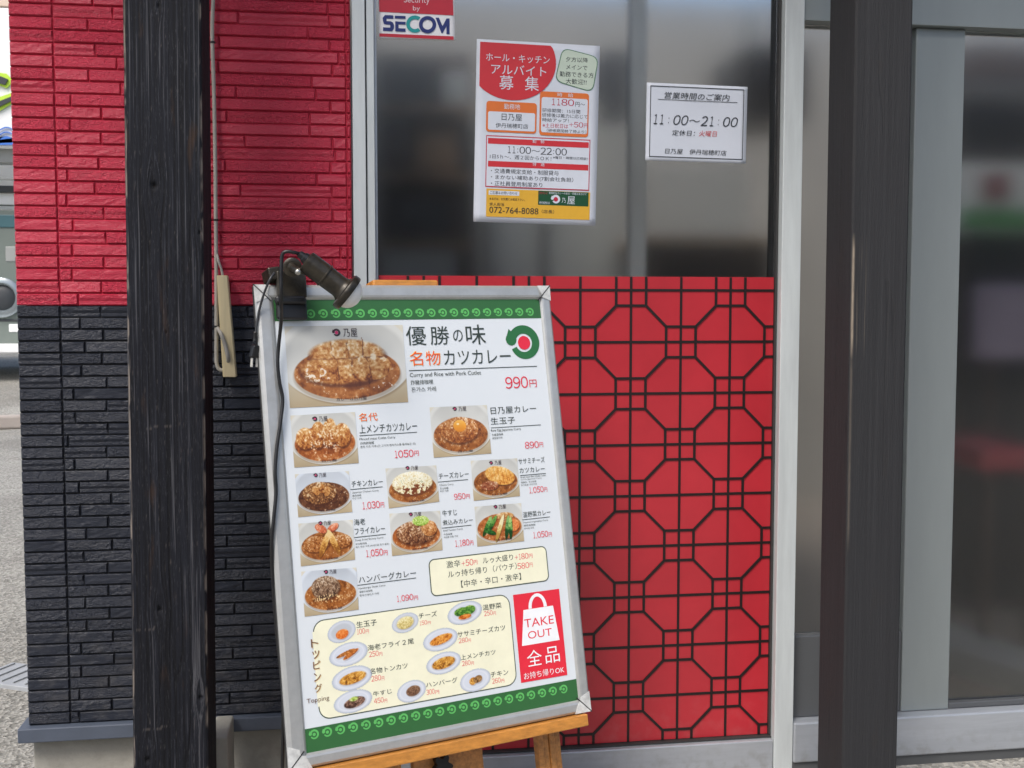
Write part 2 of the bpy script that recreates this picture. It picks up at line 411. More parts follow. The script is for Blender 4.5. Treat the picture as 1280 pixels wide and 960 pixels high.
def left_joints(k, z):
    py = pxrow(z)
    listed = {5: 117, 17: 142, 30: 111, 58: 120, 75: 147, 90: 112, 105: 152}
    for q, x in listed.items():
        if abs(py - q) < 7.5: return [XM, at(x, q).x]
    if 35 < py < 50: return [XM]
    ln = LO[k % len(LO)] if k % 2 else SH[k % len(SH)]
    if k % 7 == 3: ln -= 6
    off = 0.0
    x = at(ln, 300).x + rj.uniform(-0.004, 0.004) + 0.004
    out = [XM, x]
    if x < -0.52: out.append(x + 0.19)
    return out
def washed(m, amt, col, zlo, zhi):
    """splash dust that settled on the lowest part of a wall, in patches"""
    nt = m.node_tree; b = nt.nodes['Principled BSDF']; L = nt.links; src = b.inputs['Base Color'].links[0].from_socket
    g = nt.nodes.new('ShaderNodeNewGeometry'); sp = nt.nodes.new('ShaderNodeSeparateXYZ'); L.new(g.outputs['Position'], sp.inputs[0])
    mr = nt.nodes.new('ShaderNodeMapRange'); mr.inputs[1].default_value = zhi; mr.inputs[2].default_value = zlo; L.new(sp.outputs['Z'], mr.inputs[0])
    n = nt.nodes.new('ShaderNodeTexNoise'); n.inputs['Scale'].default_value = 38; n.inputs['Detail'].default_value = 8; L.new(g.outputs['Position'], n.inputs['Vector'])
    r = nt.nodes.new('ShaderNodeMapRange'); r.inputs[1].default_value = .48; r.inputs[2].default_value = .68; L.new(n.outputs[0], r.inputs[0])
    mu = nt.nodes.new('ShaderNodeMath'); mu.operation = 'MULTIPLY'; L.new(mr.outputs[0], mu.inputs[0]); L.new(r.outputs[0], mu.inputs[1])
    m2 = nt.nodes.new('ShaderNodeMath'); m2.operation = 'MULTIPLY'; m2.inputs[1].default_value = amt; L.new(mu.outputs[0], m2.inputs[0])
    mx = nt.nodes.new('ShaderNodeMix'); mx.data_type = 'RGBA'; mx.inputs[7].default_value = (*col, 1); L.new(m2.outputs[0], mx.inputs[0]); L.new(src, mx.inputs[6]); L.new(mx.outputs[2], b.inputs['Base Color'])
washed(M_blackbrick, .18, (0.16, 0.15, 0.14), .52, .95); washed(M_redpanel, .08, (0.45, 0.30, 0.28), .40, .55); washed(M_concrete, .6, (0.16, 0.15, 0.12), .30, .50); washed(M_alurail, .5, (0.22, 0.21, 0.19), .31, .42)
wall_section('brick_wall', XL, -0.395, left_joints, 'strip of rough brick wall left of the left post, red above black at the building corner')
def mid_joints(k, z):
    L1 = [276, 300, 281, 306, 284, 296, 274]; R1 = [418, 387, 413, 390, 424, 386, 411, 395]
    r = rj.random()
    out = []
    if k % 2: out = [at(L1[(k // 2) % 7], 150).x, at(R1[(k * 3) % 8 & 7], 150).x if r < 0.45 else at(420 - rj.random() * 9, 150).x]
    else: out = [at(R1[(k // 2) % 8], 150).x]
    out = [x for x in out if x < 0.01]
    return out + [0.0135]
M_END = 0.0235
wall_section('brick_wall', -0.395 + 0.0005, M_END, mid_joints, 'strip of rough brick wall between the left post and the window frame, red above black')

# ---------------------------------------------------------------- charred posts
def vnoise(x, y, seed):
    rs = np.random.RandomState(seed); T = rs.rand(256, 256)
    xi = np.floor(x).astype(int); yi = np.floor(y).astype(int); fx = x - xi; fy = y - yi
    fx = fx * fx * (3 - 2 * fx); fy = fy * fy * (3 - 2 * fy)
    a = T[xi % 256, yi % 256]; b = T[(xi + 1) % 256, yi % 256]; c = T[xi % 256, (yi + 1) % 256]; d = T[(xi + 1) % 256, (yi + 1) % 256]
    return (a * (1 - fx) + b * fx) * (1 - fy) + (c * (1 - fx) + d * fx) * fy
def fbm(x, y, seed, o=4, g=0.5):
    s = 0; a = 1; t = 0
    for i in range(o):
        s = s + a * vnoise(x * 2 ** i + 13.7 * i, y * 2 ** i + 7.1 * i, seed + i); t += a; a *= g
    return s / t
def post(name, xa, xb, xa2, xb2, yf, yb, z0, z1, mat, label, knots, seed, grain_amp, worn_amt, worn_fn=None):
    """xa..xb at the top, xa2..xb2 at the bottom; grain is modelled on the surface"""
    wx, wy = xb - xa, yb - yf
    t = empty(name, ((xa2 + xb2) / 2, (yf + yb) / 2, z0))
    # perimeter points of a softly chamfered rectangle, s runs front, right, back, left
    per = []; c = 0.004; dens = 0.0012
    def seg(p, q, n, nrm):
        for i in range(n):
            u = i / n; per.append((p[0] + (q[0] - p[0]) * u, p[1] + (q[1] - p[1]) * u, nrm[0], nrm[1]))
    nf = int(wx / dens); ns = int(wy / (dens * 1.6)); nb = 8
    seg((c, 0), (wx - c, 0), nf, (0, -1)); seg((wx - c, 0), (wx, c), 4, (0.7, -0.7))
    seg((wx, c), (wx, wy - c), ns, (1, 0)); seg((wx, wy - c), (wx - c, wy), 3, (0.7, 0.7))
    seg((wx - c, wy), (c, wy), nb, (0, 1)); seg((c, wy), (0, wy - c), 3, (-0.7, 0.7))
    seg((0, wy - c), (0, c), ns, (-1, 0)); seg((0, c), (c, 0), 4, (-0.7, -0.7))
    per = np.array(per); n = len(per)
    s = np.concatenate([[0], np.cumsum(np.hypot(np.diff(per[:, 0]), np.diff(per[:, 1])))])
    nz = int((z1 - z0) / 0.0042)
    zz = np.linspace(z0, z1, nz)
    SS, ZZ = np.meshgrid(s, zz)
    W = SS.copy(); ring = np.zeros_like(SS)
    W = W + 0.010 * (fbm(SS * 6, ZZ * 1.3, seed + 50, 2) - 0.5)
    hole = np.zeros_like(SS)
    for (ks, kz, kr) in knots:                       # the grain bends round each knot
        dx = (SS - ks); dz = (ZZ - kz) / 2.4; r = np.sqrt(dx * dx + dz * dz) + 1e-6
        W = W - np.sign(dx) * kr * 1.3 * np.exp(-(r / (kr * 1.8)) ** 2) * np.minimum(1, np.abs(dx) / 0.003)
        rr = np.hypot(SS - ks, (ZZ - kz)) ; hole = np.maximum(hole, np.exp(-(rr / (kr * 0.45)) ** 2))
    g = fbm(W * 330, ZZ * 2.6, seed, 3, 0.6)
    g2 = fbm(W * 800, ZZ * 14.0, seed + 9, 2)
    gr = np.clip((g - 0.5) * 1.7 + 0.45, 0, 1) * 0.62 + g2 * 0.38
    crack = np.clip(1 - np.abs(fbm(W * 38, ZZ * 0.9, seed + 20, 2) - 0.5) / 0.012, 0, 1)
    fade = fbm(SS * 14 + 3, ZZ * 3, seed + 31, 3)
    disp = grain_amp * (gr - 0.5) - 0.0012 * crack * (fade > 0.5) - 0.006 * hole
    edgef = np.zeros(n)
    corners = [nf + 2, n - 2]
    for cidx in corners:
        dd = np.minimum(np.abs(np.arange(n) - cidx), n - np.abs(np.arange(n) - cidx)); edgef = np.maximum(edgef, np.clip(1 - dd / 3.2, 0, 1))
    chips = np.clip((fbm(SS * 60, ZZ * 26, seed + 70, 3) - 0.46) * 7, 0, 1)
    worn = np.clip(edgef[None, :] * chips * worn_amt, 0, 1)
    # scratches across the grain
    scr = np.zeros_like(SS)
    rr_ = np.random.RandomState(seed)
    for q in range(9 if worn_amt > .5 else 0):
        z_ = z0 + rr_.rand() * (z1 - z0); s0 = rr_.rand() * wx; L_ = 0.015 + rr_.rand() * 0.05
        scr = np.maximum(scr, (np.abs(ZZ - z_ - .1 * (SS - s0)) < 0.0022) * (SS > s0) * (SS < s0 + L_) * (fbm(SS * 500, ZZ * 4, seed + q, 2) > 0.5) * 0.22)
    worn = np.maximum(worn, scr)
    worn = np.maximum(worn, np.clip((fbm(SS * 480, ZZ * 60, seed + 90, 2) - 0.82) * 6, 0, 1) * 0.35 * worn_amt)
    if worn_fn is not None: worn = np.maximum(worn, worn_fn(SS, ZZ, wx))
    disp -= 0.0016 * worn * edgef[None, :]
    u = (ZZ - z0) / (z1 - z0)
    X = (xa2 * (1 - u) + xa * u) + per[None, :, 0] * 1.0 + disp * per[None, :, 2]
    Y = yf + per[None, :, 1] + disp * per[None, :, 3]
    V = np.stack([X, Y, ZZ], -1).reshape(-1, 3)
    k = np.arange(n); kk = (k + 1) % n
    F = np.concatenate([np.stack([j * n + k, j * n + kk, (j + 1) * n + kk, (j + 1) * n + k], -1) for j in range(nz - 1)])
    me = bpy.data.meshes.new('beam')
    me.vertices.add(len(V)); me.vertices.foreach_set('co', V.ravel())
    me.loops.add(F.size); me.loops.foreach_set('vertex_index', F.ravel().astype(np.int32))
    me.polygons.add(len(F)); me.polygons.foreach_set('loop_start', (np.arange(len(F)) * 4).astype(np.int32)); me.polygons.foreach_set('loop_total', np.full(len(F), 4, np.int32))
    me.update(); me.validate(); me.shade_smooth()
    a = me.attributes.new('grain', 'FLOAT', 'POINT'); a.data.foreach_set('value', np.clip(gr - 0.5 * hole - 0.4 * crack * (fade > 0.5), 0, 1).ravel().astype(np.float32))
    a = me.attributes.new('worn', 'FLOAT', 'POINT'); a.data.foreach_set('value', worn.ravel().astype(np.float32))
    bpy.data.objects.remove(t)
    o = link(name, me, mat)
    tag(o, label, 'post', 'black timber posts in front of the shop')
    return o
YF = -0.38
pT0, pT1 = at(153, 0, YF).x, at(251, 0, YF).x; pB0, pB1 = at(166.5, 960, YF).x, at(261, 960, YF).x
w_ = ((pT1 - pT0) + (pB1 - pB0)) / 2
def kn(px, py): p = at(px, py, YF); return p
kl = []
for (px, py, kr) in [(195, 7, 0.006), (190, 232, 0.012), (247, 291, 0.006), (197, 762, 0.009), (248, 872, 0.008), (182, 950, 0.010), (205, 415, 0.003)]:
    p = kn(px, py); u = (p.z - GZ) / (3.2 - GZ); x_left = pB0 + (pT0 - pB0) * (p.z - 0.553) / (2.032 - 0.553); kl.append((p.x - x_left, p.z, kr))
dxz = (pT0 - pB0) / (2.032 - 0.553)
post('wooden_post', pB0 + dxz * (3.2 - 0.553), pB0 + dxz * (3.2 - 0.553) + w_, pB0 + dxz * (GZ - 0.553), pB0 + dxz * (GZ - 0.553) + w_, YF, YF + 0.142, GZ, 3.2, M_post,
     'rough charred black timber post with knots, left of the menu board', kl, 11, 0.0013, 1.0)
RF = -0.36
q0, q1 = at(1065, 0, RF).x, at(1142, 0, RF).x; q2, q3 = at(1054, 480, RF).x, at(1119, 480, RF).x; q4 = at(1053, 960, RF).x
def worn_right(SS, ZZ, wx):
    zt, zb = at(1055, 290, RF).z, at(1055, 450, RF).z
    n_ = 2 * 0
    band = np.clip((ZZ - zb) / 0.05, 0, 1) * np.clip((zt - ZZ) / 0.05, 0, 1)
    low = np.clip((ZZ - at(1055, 690, RF).z) / 0.05, 0, 1) * np.clip((zb + 0.03 - ZZ) / 0.05, 0, 1) * 0.2
    per_ = SS.max()
    e = np.clip(1 - np.minimum(SS, per_ + 0.0015 - SS) / 0.0042, 0, 1)
    st = (SS > 0.006) * (SS < 0.03) * np.clip((fbm(SS * 700, ZZ * 5, 5, 2) - 0.66) * 9, 0, 1) * 0.12 * band
    return np.maximum(e * (band + low) * (0.55 + 0.6 * fbm(SS * 50, ZZ * 50, 77, 3)), st)
w2 = ((q1 - q0) + (q3 - q2)) / 2
post('wooden_post', q0 + 0.008, q0 + 0.008 + w2, q4, q4 + w2, RF, RF + 0.13, GZ, 3.2, M_post2,
     'smoother dark grey timber post with a pale scrape on its edge, beside the sliding door', [], 23, 0.00008, 0.0, worn_right)
o = box('concrete_block', (at(262, 940, -.17).x, -0.17, GZ - 0.02), (at(285, 940, -.17).x, -0.035, at(272, 922, -.17).z), M_concrete, None, 0.004)
tag(o, 'small pale concrete block standing beside the foot of the left post', 'concrete block')

# ---------------------------------------------------------------- window
M_inmull = simple('inner_mullion', (0.72, 0.73, 0.71), 0.5, noise=.1, nscale=4)
win = empty('shop_window', (0.53, 0, GZ))
tag(win, 'large aluminium framed window of frosted glass above the red lattice film', 'window')
x442, x458, x472 = at(441, 200).x, at(457, 200).x, at(471.5, 200, 0.0).x
x968, x993 = at(968.5, 500).x, at(992, 500).x
zpan0, zpan1 = 0.4015, 1.533
def prof(name, a, b_, y0, y1, z0, z1, mat, par, bev=0.0015): return box(name, (a, y0, z0), (b_, y1, z1), mat, par, bev)
prof('jamb', x442, x458, -0.030, 0.05, GZ + 0.002, 2.75, M_alu, win)
prof('jamb_groove', x458, x458 + 0.003, -0.014, 0.05, GZ + 0.002, 2.75, M_gasket, win, 0)
prof('inner_stile', x458 + 0.003, x472 - 0.006, -0.022, 0.05, GZ + 0.09, 2.75, M_alu, win)
prof('glazing_bead', x472 - 0.0055, x472, -0.010, 0.05, zpan0, 2.75, M_alurail, win, 0.001)
prof('stile', x968, x993, -0.030, 0.05, GZ + 0.002, 2.75, M_alu, win, 0.002)
prof('bottom_rail', x458 + 0.004, x968 - 0.001, -0.026, 0.05, GZ + 0.002, zpan0 - 0.006, M_alurail, win, 0.003)
prof('rail_bead', x472, x968 - 0.001, -0.012, 0.05, zpan0 - 0.0055, zpan0 - 0.001, M_gasket, win, 0)
prof('side_bead', x968 - 0.006, x968 - 0.0005, -0.008, 0.05, zpan0, 2.75, M_gasket, win, 0.001)
prof('mullion', at(788, 200, .3).x, at(808, 200, .3).x, 0.30, 0.34, GZ + 0.1, 2.60, M_inmull, win)
prof('glass_pane', x472 + 0.0005, x968 - 0.0065, 0.006, 0.012, zpan0, 2.745, M_glass, win, 0)
# red film with the lattice pattern
pan = empty('lattice_panel', ((x472 + x968) / 2, 0, zpan0))
tag(pan, 'red panel with a black octagon lattice filling the lower half of the window', 'panel')
px0, px1 = x472 + 0.001, x968 - 0.0068
box('red_sheet', (px0, 0.001, zpan0 + 0.0005), (px1, 0.0055, zpan1), M_redpanel, pan)
# full height bars seen at columns 725, 788.7, 850, 912 ; full width bars at rows 362.5, 427.6, 491.3, 554.5
V0 = at(788.5, 427).x; DV = (at(912.3, 427).x - at(725.0, 427).x) / 3.0
H0 = at(850, 427.3).z; H9 = at(850, 868).z
DH = (H0 - H9) / 7.0
bw = 0.0060
def bar(p, q, lift):
    """flat bar between two points of the panel plane (x, z)"""
    d = Vector((q[0] - p[0], 0, q[1] - p[1])); L_ = d.length; d.normalize(); nrm = Vector((-d.z, 0, d.x))
    y1, y0 = 0.0012, -0.0006 - lift
    hv = bw / 2
    P = Vector((p[0], 0, p[1])); Q = Vector((q[0], 0, q[1]))
    vs = []
    for yy in (y0, y1):
        for a_, s_ in ((P, -1), (Q, -1), (Q, 1), (P, 1)):
            c = a_ + nrm * hv * s_; vs.append((c.x, yy, c.z))
    fs = [(0, 1, 2, 3), (4, 7, 6, 5), (0, 4, 5, 1), (1, 5, 6, 2), (2, 6, 7, 3), (3, 7, 4, 0)]
    link('lattice_bar', mesh_from('lattice_bar', vs, fs), M_lattice, pan)
def clipseg(p, q):
    """clip to the panel rectangle"""
    x0, x1, z0, z1 = px0, px1, zpan0 + 0.001, zpan1 - 0.0005
    t0, t1 = 0.0, 1.0; dx, dz = q[0] - p[0], q[1] - p[1]
    for pp, qq in ((-dx, p[0] - x0), (dx, x1 - p[0]), (-dz, p[1] - z0), (dz, z1 - p[1])):
        if abs(pp) < 1e-12:
            if qq < 0: return None
        else:
            r_ = qq / pp
            if pp < 0: t0 = max(t0, r_)
            else: t1 = min(t1, r_)
    if t1 - t0 < 0.02: return None
    return (p[0] + dx * t0, p[1] + dz * t0), (p[0] + dx * t1, p[1] + dz * t1)
def cbar(p, q, lift):
    s_ = clipseg(p, q)
    if s_: bar(s_[0], s_[1], lift)
kx0, kx1 = int((px0 - V0) / DV) - 2, int((px1 - V0) / DV) + 2
kz0, kz1 = -2, 10
for i in range(kx0, kx1 + 1):
    x = V0 + i * DV
    if px0 + 0.004 < x < px1 - 0.003: cbar((x, 0), (x, 3), 0.0)
for j in range(kz0, kz1 + 1):
    z = H0 - j * DH
    if zpan0 + 0.003 < z < zpan1 - 0.003: cbar((-1, z), (3, z), 0.0003)
hx, hz = DV * 0.297, DH * 0.297
for i in range(kx0 - 1, kx1 + 2):
    for j in range(kz0, kz1 + 1):
        if (i + j) % 2 == 0: continue
        x, z = V0 + i * DV, H0 - j * DH
        a_ = bw / 2
        cbar((x - hx - a_, z + hz), (x + hx + a_, z + hz), 0.0006); cbar((x - hx - a_, z - hz), (x + hx + a_, z - hz), 0.0006)
        cbar((x - hx, z - hz), (x - hx, z + hz), 0.0009); cbar((x + hx, z - hz), (x + hx, z + hz), 0.0009)
        cbar((x + hx, z - hz), (x + DV - hx, z - DH + hz), 0.0012); cbar((x - hx, z - hz), (x - DV + hx, z - DH + hz), 0.0015)

# ---------------------------------------------------------------- sliding door right of the window
door = empty('sliding_door', (2.0, 0, GZ))
tag(door, 'frosted glass sliding door in a pale aluminium frame right of the dark post', 'door')
xs0, xs1 = at(1130, 500, 0.02).x, at(1190, 500, 0.02).x
zs0, zs1 = at(1200, 934).z, at(1200, 886).z
zh = at(1200, 36).z
M_stile = simple('dull_aluminium', (0.27, 0.30, 0.30), 0.4, 0.25, noise=0.12, nscale=4, stretch=(1, 1, .2))
M_doorrail = simple('door_rail_grey', (0.10, 0.105, 0.11), 0.4, 0.2, noise=0.1, nscale=5)
prof('header', x993 + 0.001, 4.4, -0.02, 0.06, zh, 2.75, M_stile, door)
prof('threshold', x993 + 0.001, 4.4, -0.034, 0.06, zs0, zs1, M_alurail, door, 0.004)
prof('threshold_shade_strip', x993 + 0.002, 4.4, -0.026, 0.06, GZ - 0.02, zs0 - 0.001, M_doorrail, door, 0.001)  # dark strip put in as the shadow under the threshold
prof('stile', xs0, xs1, 0.0, 0.04, zs1 + 0.001, zh - 0.001, M_stile, door, 0.003)
prof('bottom_rail', x993 + 0.002, xs0 - 0.001, 0.002, 0.04, zs1 + 0.001, at(1120, 790).z, M_doorrail, door, 0.003)
prof('bottom_rail', xs1 + 0.001, 3.6, 0.002, 0.04, zs1 + 0.001, at(1240, 876).z, M_doorrail, door, 0.003)
prof('glass_pane', x993 + 0.002, xs0 - 0.001, 0.018, 0.024, at(1120, 790).z + 0.001, zh - 0.001, M_glass, door, 0)
prof('glass_pane', xs1 + 0.001, 3.6, 0.018, 0.024, at(1240, 876).z + 0.001, zh - 0.001, M_glass, door, 0)

# ---------------------------------------------------------------- things standing inside the shop, and blocks imitating reflections in the door glass
M_darkwood = simple('dark_wood', (0.05, 0.03, 0.02), 0.5, noise=0.3, nscale=4)
M_midwood = simple('mid_wood', (0.30, 0.20, 0.12), 0.5, noise=0.3, nscale=4)
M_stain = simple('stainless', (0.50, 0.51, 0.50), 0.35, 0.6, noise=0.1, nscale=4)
M_black = simple('black_plastic', (0.006, 0.006, 0.007), 0.4)
M_white = simple('white_plastic', (0.82, 0.86, 0.86), 0.5, noise=0.06, nscale=3)
M_green = simple('green_plastic', (0.08, 0.36, 0.09), 0.5)
M_redc = simple('reflection_red', (0.30, 0.035, 0.045), 0.6, noise=0.2, nscale=6)
M_purple = simple('reflection_mauve', (0.38, 0.32, 0.40), 0.8, noise=0.2, nscale=6)
def IN(px, py, Y): return at(px, py, Y)
def inbox(name, x0, x1, y0, y1, Y, dep, mat, par, bev=0.004):
    """box whose front face fills that rectangle of the photograph at depth Y"""
    a_ = at(x0, (y0 + y1) / 2, Y); b_ = at(x1, (y0 + y1) / 2, Y); c_ = at((x0 + x1) / 2, y0, Y); d_ = at((x0 + x1) / 2, y1, Y)
    return box(name, (a_.x, Y, max(d_.z, GZ + 0.03)), (b_.x, Y + dep, c_.z), mat, par, bev)
sh = empty('kitchen_shelf', at(530, 340, 1.3)); tag(sh, 'tall dark shelf with black and brown boxes behind the window left of the hiring poster', 'shelf')
inbox('shelf_back', 474, 592, 66, 960, 1.7, 0.03, M_darkwood, sh)
for y_ in (130, 215, 300, 380): inbox('shelf_board', 474, 592, y_, y_ + 9, 1.35, 0.34, M_midwood, sh)
inbox('container', 480, 548, 75, 126, 1.4, 0.25, M_black, sh); inbox('container', 555, 585, 90, 128, 1.4, 0.25, M_stain, sh)
inbox('container', 478, 515, 150, 212, 1.4, 0.25, M_darkwood, sh); inbox('container', 520, 572, 160, 212, 1.4, 0.25, M_midwood, sh)
inbox('container', 500, 560, 245, 298, 1.4, 0.25, M_black, sh); inbox('container', 480, 570, 312, 378, 1.4, 0.25, M_stain, sh)
fr = empty('refrigerator', at(690, 340, 1.9)); tag(fr, 'grey steel refrigerator inside the shop behind the hiring poster', 'refrigerator')
inbox('cabinet', 612, 752, 130, 960, 1.9, 0.6, M_stain, fr, 0.01); inbox('door_handle', 676, 684, 200, 420, 1.86, 0.04, M_black, fr)
cb = empty('cupboard', at(770, 340, 2.2)); tag(cb, 'dark cupboard inside the shop between the poster and the opening hours notice', 'cupboard')
inbox('cabinet', 755, 788, 62, 150, 1.8, 0.4, M_black, cb); inbox('cabinet', 756, 788, 155, 560, 1.8, 0.4, M_stain, cb)
ct = empty('counter', at(880, 340, 1.4)); tag(ct, 'grey serving counter with brown stools behind the right part of the window', 'counter')
inbox('counter_top', 812, 966, 296, 306, 1.3, 0.5, M_midwood, ct); inbox('counter_front', 815, 964, 307, 960, 1.35, 0.42, M_darkwood, ct)
inbox('splashback', 812, 936, 205, 294, 1.9, 0.05, M_stain, ct)
hd = empty('range_hood', at(900, 60, 2.0)); tag(hd, 'black range hood hanging inside the shop at the right edge of the window', 'range hood')
inbox('hood', 935, 1010, 58, 150, 2.0, 0.5, M_black, hd); inbox('duct', 950, 975, 0, 57, 2.1, 0.3, M_stain, hd)
tm = empty('sign_reflection', at(1160, 600, 1.2)); tag(tm, 'added pale box with a green stripe imitating a sign reflected in the sliding door', 'reflection stand-in')  # made-up box, its colours imitate a sign mirrored in the glass
inbox('sign_reflection_body', 1196, 1330, 206, 290, 1.15, 0.4, M_white, tm, 0.01); inbox('sign_reflection_green', 1200, 1330, 262, 286, 1.13, 0.02, M_green, tm)
inbox('sign_reflection_red', 1232, 1262, 218, 250, 1.13, 0.02, M_redc, tm); inbox('sign_reflection_base', 1198, 1328, 291, 960, 1.2, 0.35, M_black, tm)
hdr = empty('menu_shelf', at(1240, 100, 1.6)); tag(hdr, 'grey wall shelf with black boxes high up behind the sliding door', 'shelf')
inbox('shelf_board', 1145, 1330, 100, 120, 1.6, 0.3, M_doorrail, hdr); inbox('container', 1205, 1330, 130, 200, 1.5, 0.3, M_black, hdr); inbox('container', 1215, 1330, 55, 95, 1.7, 0.3, M_darkwood, hdr)
ch = empty('car_reflection', at(1250, 500, 0.8)); tag(ch, 'added mauve and dark red shape imitating a car reflected in the sliding door', 'chair')  # made-up shape in place of a reddish car reflection
inbox('car_reflection_upper', 1222, 1300, 355, 450, 0.9, 0.05, M_purple, ch, 0.02); inbox('car_reflection_lower', 1226, 1305, 560, 590, 0.6, 0.35, M_redc, ch, 0.015)
for a_, d_ in ((1229, 0.62), (1290, 0.62), (1229, 0.9), (1290, 0.9)): inbox('leg', a_, a_ + 9, 591 if d_ < 0.8 else 450, 960, d_, 0.03, M_darkwood, ch)
st = empty('kerb_reflection', at(1220, 830, 0.5)); tag(st, 'added pale slanting block imitating the kerb reflected in the sliding door', 'plinth')  # made-up block, gives the light band of a mirrored kerb
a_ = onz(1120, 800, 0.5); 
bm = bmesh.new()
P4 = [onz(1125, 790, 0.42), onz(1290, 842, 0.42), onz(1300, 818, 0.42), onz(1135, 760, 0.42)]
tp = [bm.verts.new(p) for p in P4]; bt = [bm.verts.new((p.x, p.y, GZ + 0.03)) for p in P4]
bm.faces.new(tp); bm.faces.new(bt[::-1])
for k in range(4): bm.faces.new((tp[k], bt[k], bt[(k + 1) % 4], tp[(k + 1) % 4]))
link('kerb_reflection_block', bm_mesh('kerb_reflection_block', bm), M_stain, st)

# ---------------------------------------------------------------- printed sheets
class Sheet:
    """a plane in the place: origin O, right ex, up ey, outward n; pixels of the photograph are cast onto it"""
    def __init__(s, O, ex, ey, root, parent):
        s.O, s.ex, s.ey = Vector(O), Vector(ex).normalized(), Vector(ey).normalized()
        s.n = s.ex.cross(s.ey).normalized(); s.ey = s.n.cross(s.ex)
        s.root = root; s.parent = parent
    def M(s):
        m = Matrix.Identity(4)
        for i in range(3): m[i][0] = s.ex[i]; m[i][1] = s.ey[i]; m[i][2] = s.n[i]; m[i][3] = s.O[i]
        return m
    def loc(s, px, py):
        d = ray(px, py); t = (s.O - CAM).dot(s.n) / d.dot(s.n); p = CAM + d * t - s.O
        return (p.dot(s.ex), p.dot(s.ey))
    def lx(s, px, ly, guess=480):                # local x of photograph column px at local height ly
        lo, hi = -2.0, 2.0
        for _ in range(40):
            mid = (lo + hi) / 2; p = s.O + s.ex * mid + s.ey * ly - CAM
            if CX + FPX * p.dot(RGT) / p.dot(FWD) < px: lo = mid
            else: hi = mid
        return (lo + hi) / 2
def local_obj(name, me, mat, parent, mats=None):
    """mesh in the sheet's own axes; the parents of printed things carry that frame"""
    o = bpy.data.objects.new(name, me); COL.objects.link(o); o.parent = parent
    for mm in ([mat] if not isinstance(mat, (list, tuple)) else mat): me.materials.append(mm)
    return o
def flat(sh, name, loops, z, mat, parent=None):
    """n-gons in local coordinates"""
    bm = bmesh.new()
    for q_, lp in enumerate(loops):
        f = bm.faces.new([bm.verts.new((p[0], p[1], z + 3e-6 * (q_ % 9 if len(loops) < 200 else q_ % 2))) for p in lp])
        f.normal_update()
        if f.normal.z < 0: f.normal_flip()
    bmesh.ops.triangulate(bm, faces=bm.faces[:])
    me = bpy.data.meshes.new(name); bm.to_mesh(me); bm.free()
    return local_obj(name, me, mat, parent or sh.parent)
def quadpx(sh, name, pts, z, mat, parent=None):
    return flat(sh, name, [[sh.loc(*p) for p in pts]], z, mat, parent)
def linepx(sh, name, a, b, th, z, mat, parent=None):
    A = Vector(sh.loc(*a)); B = Vector(sh.loc(*b)); B.y = A.y if abs(A.y - B.y) < 0.006 else B.y
    d = (B - A).normalized(); n = Vector((-d.y, d.x)) * th / 2
    return flat(sh, name, [[A - n, B - n, B + n, A + n]], z, mat, parent)
def rrect(x0, y0, x1, y1, r, n=6):
    out = []
    for cx_, cy_, a0 in ((x1 - r, y1 - r, 0), (x0 + r, y1 - r, 90), (x0 + r, y0 + r, 180), (x1 - r, y0 + r, 270)):
        for k in range(n + 1):
            a = R(a0 + 90 * k / n); out.append((cx_ + r * math.cos(a), cy_ + r * math.sin(a)))
    return out
TEXTS = []
def T(sh, s, xl, yt, yb, xr, mat, bold=0.0, z=0.0016, name='lettering', parent=None, res=3, tight=True, shear=0.0, join=None, box=None):
    """writing whose ink runs from column xl to xr, its left end between rows yt and yb"""
    a = sh.loc(xl, yt); b = sh.loc(xl, yb); ly = (a[1] + b[1]) / 2; h = a[1] - b[1]
    x0 = sh.lx(xl, ly); x1 = sh.lx(xr, ly)
    if box: x0, x1 = x0 + (x1 - x0) * box[0], x0 + (x1 - x0) * box[1]; h, b = h * (box[3] - box[2]), (b[0], b[1] + h * box[2])
    cu = bpy.data.curves.new(name, 'FONT'); cu.body = s; cu.size = 1.0; cu.resolution_u = res; cu.offset = bold; cu.dimensions = '2D'; cu.fill_mode = 'NONE'; cu.shear = shear
    o = bpy.data.objects.new(name, cu); COL.objects.link(o)
    TEXTS.append((o, name, x0, b[1], x1 - x0, h, z, mat, parent or sh.parent, join))
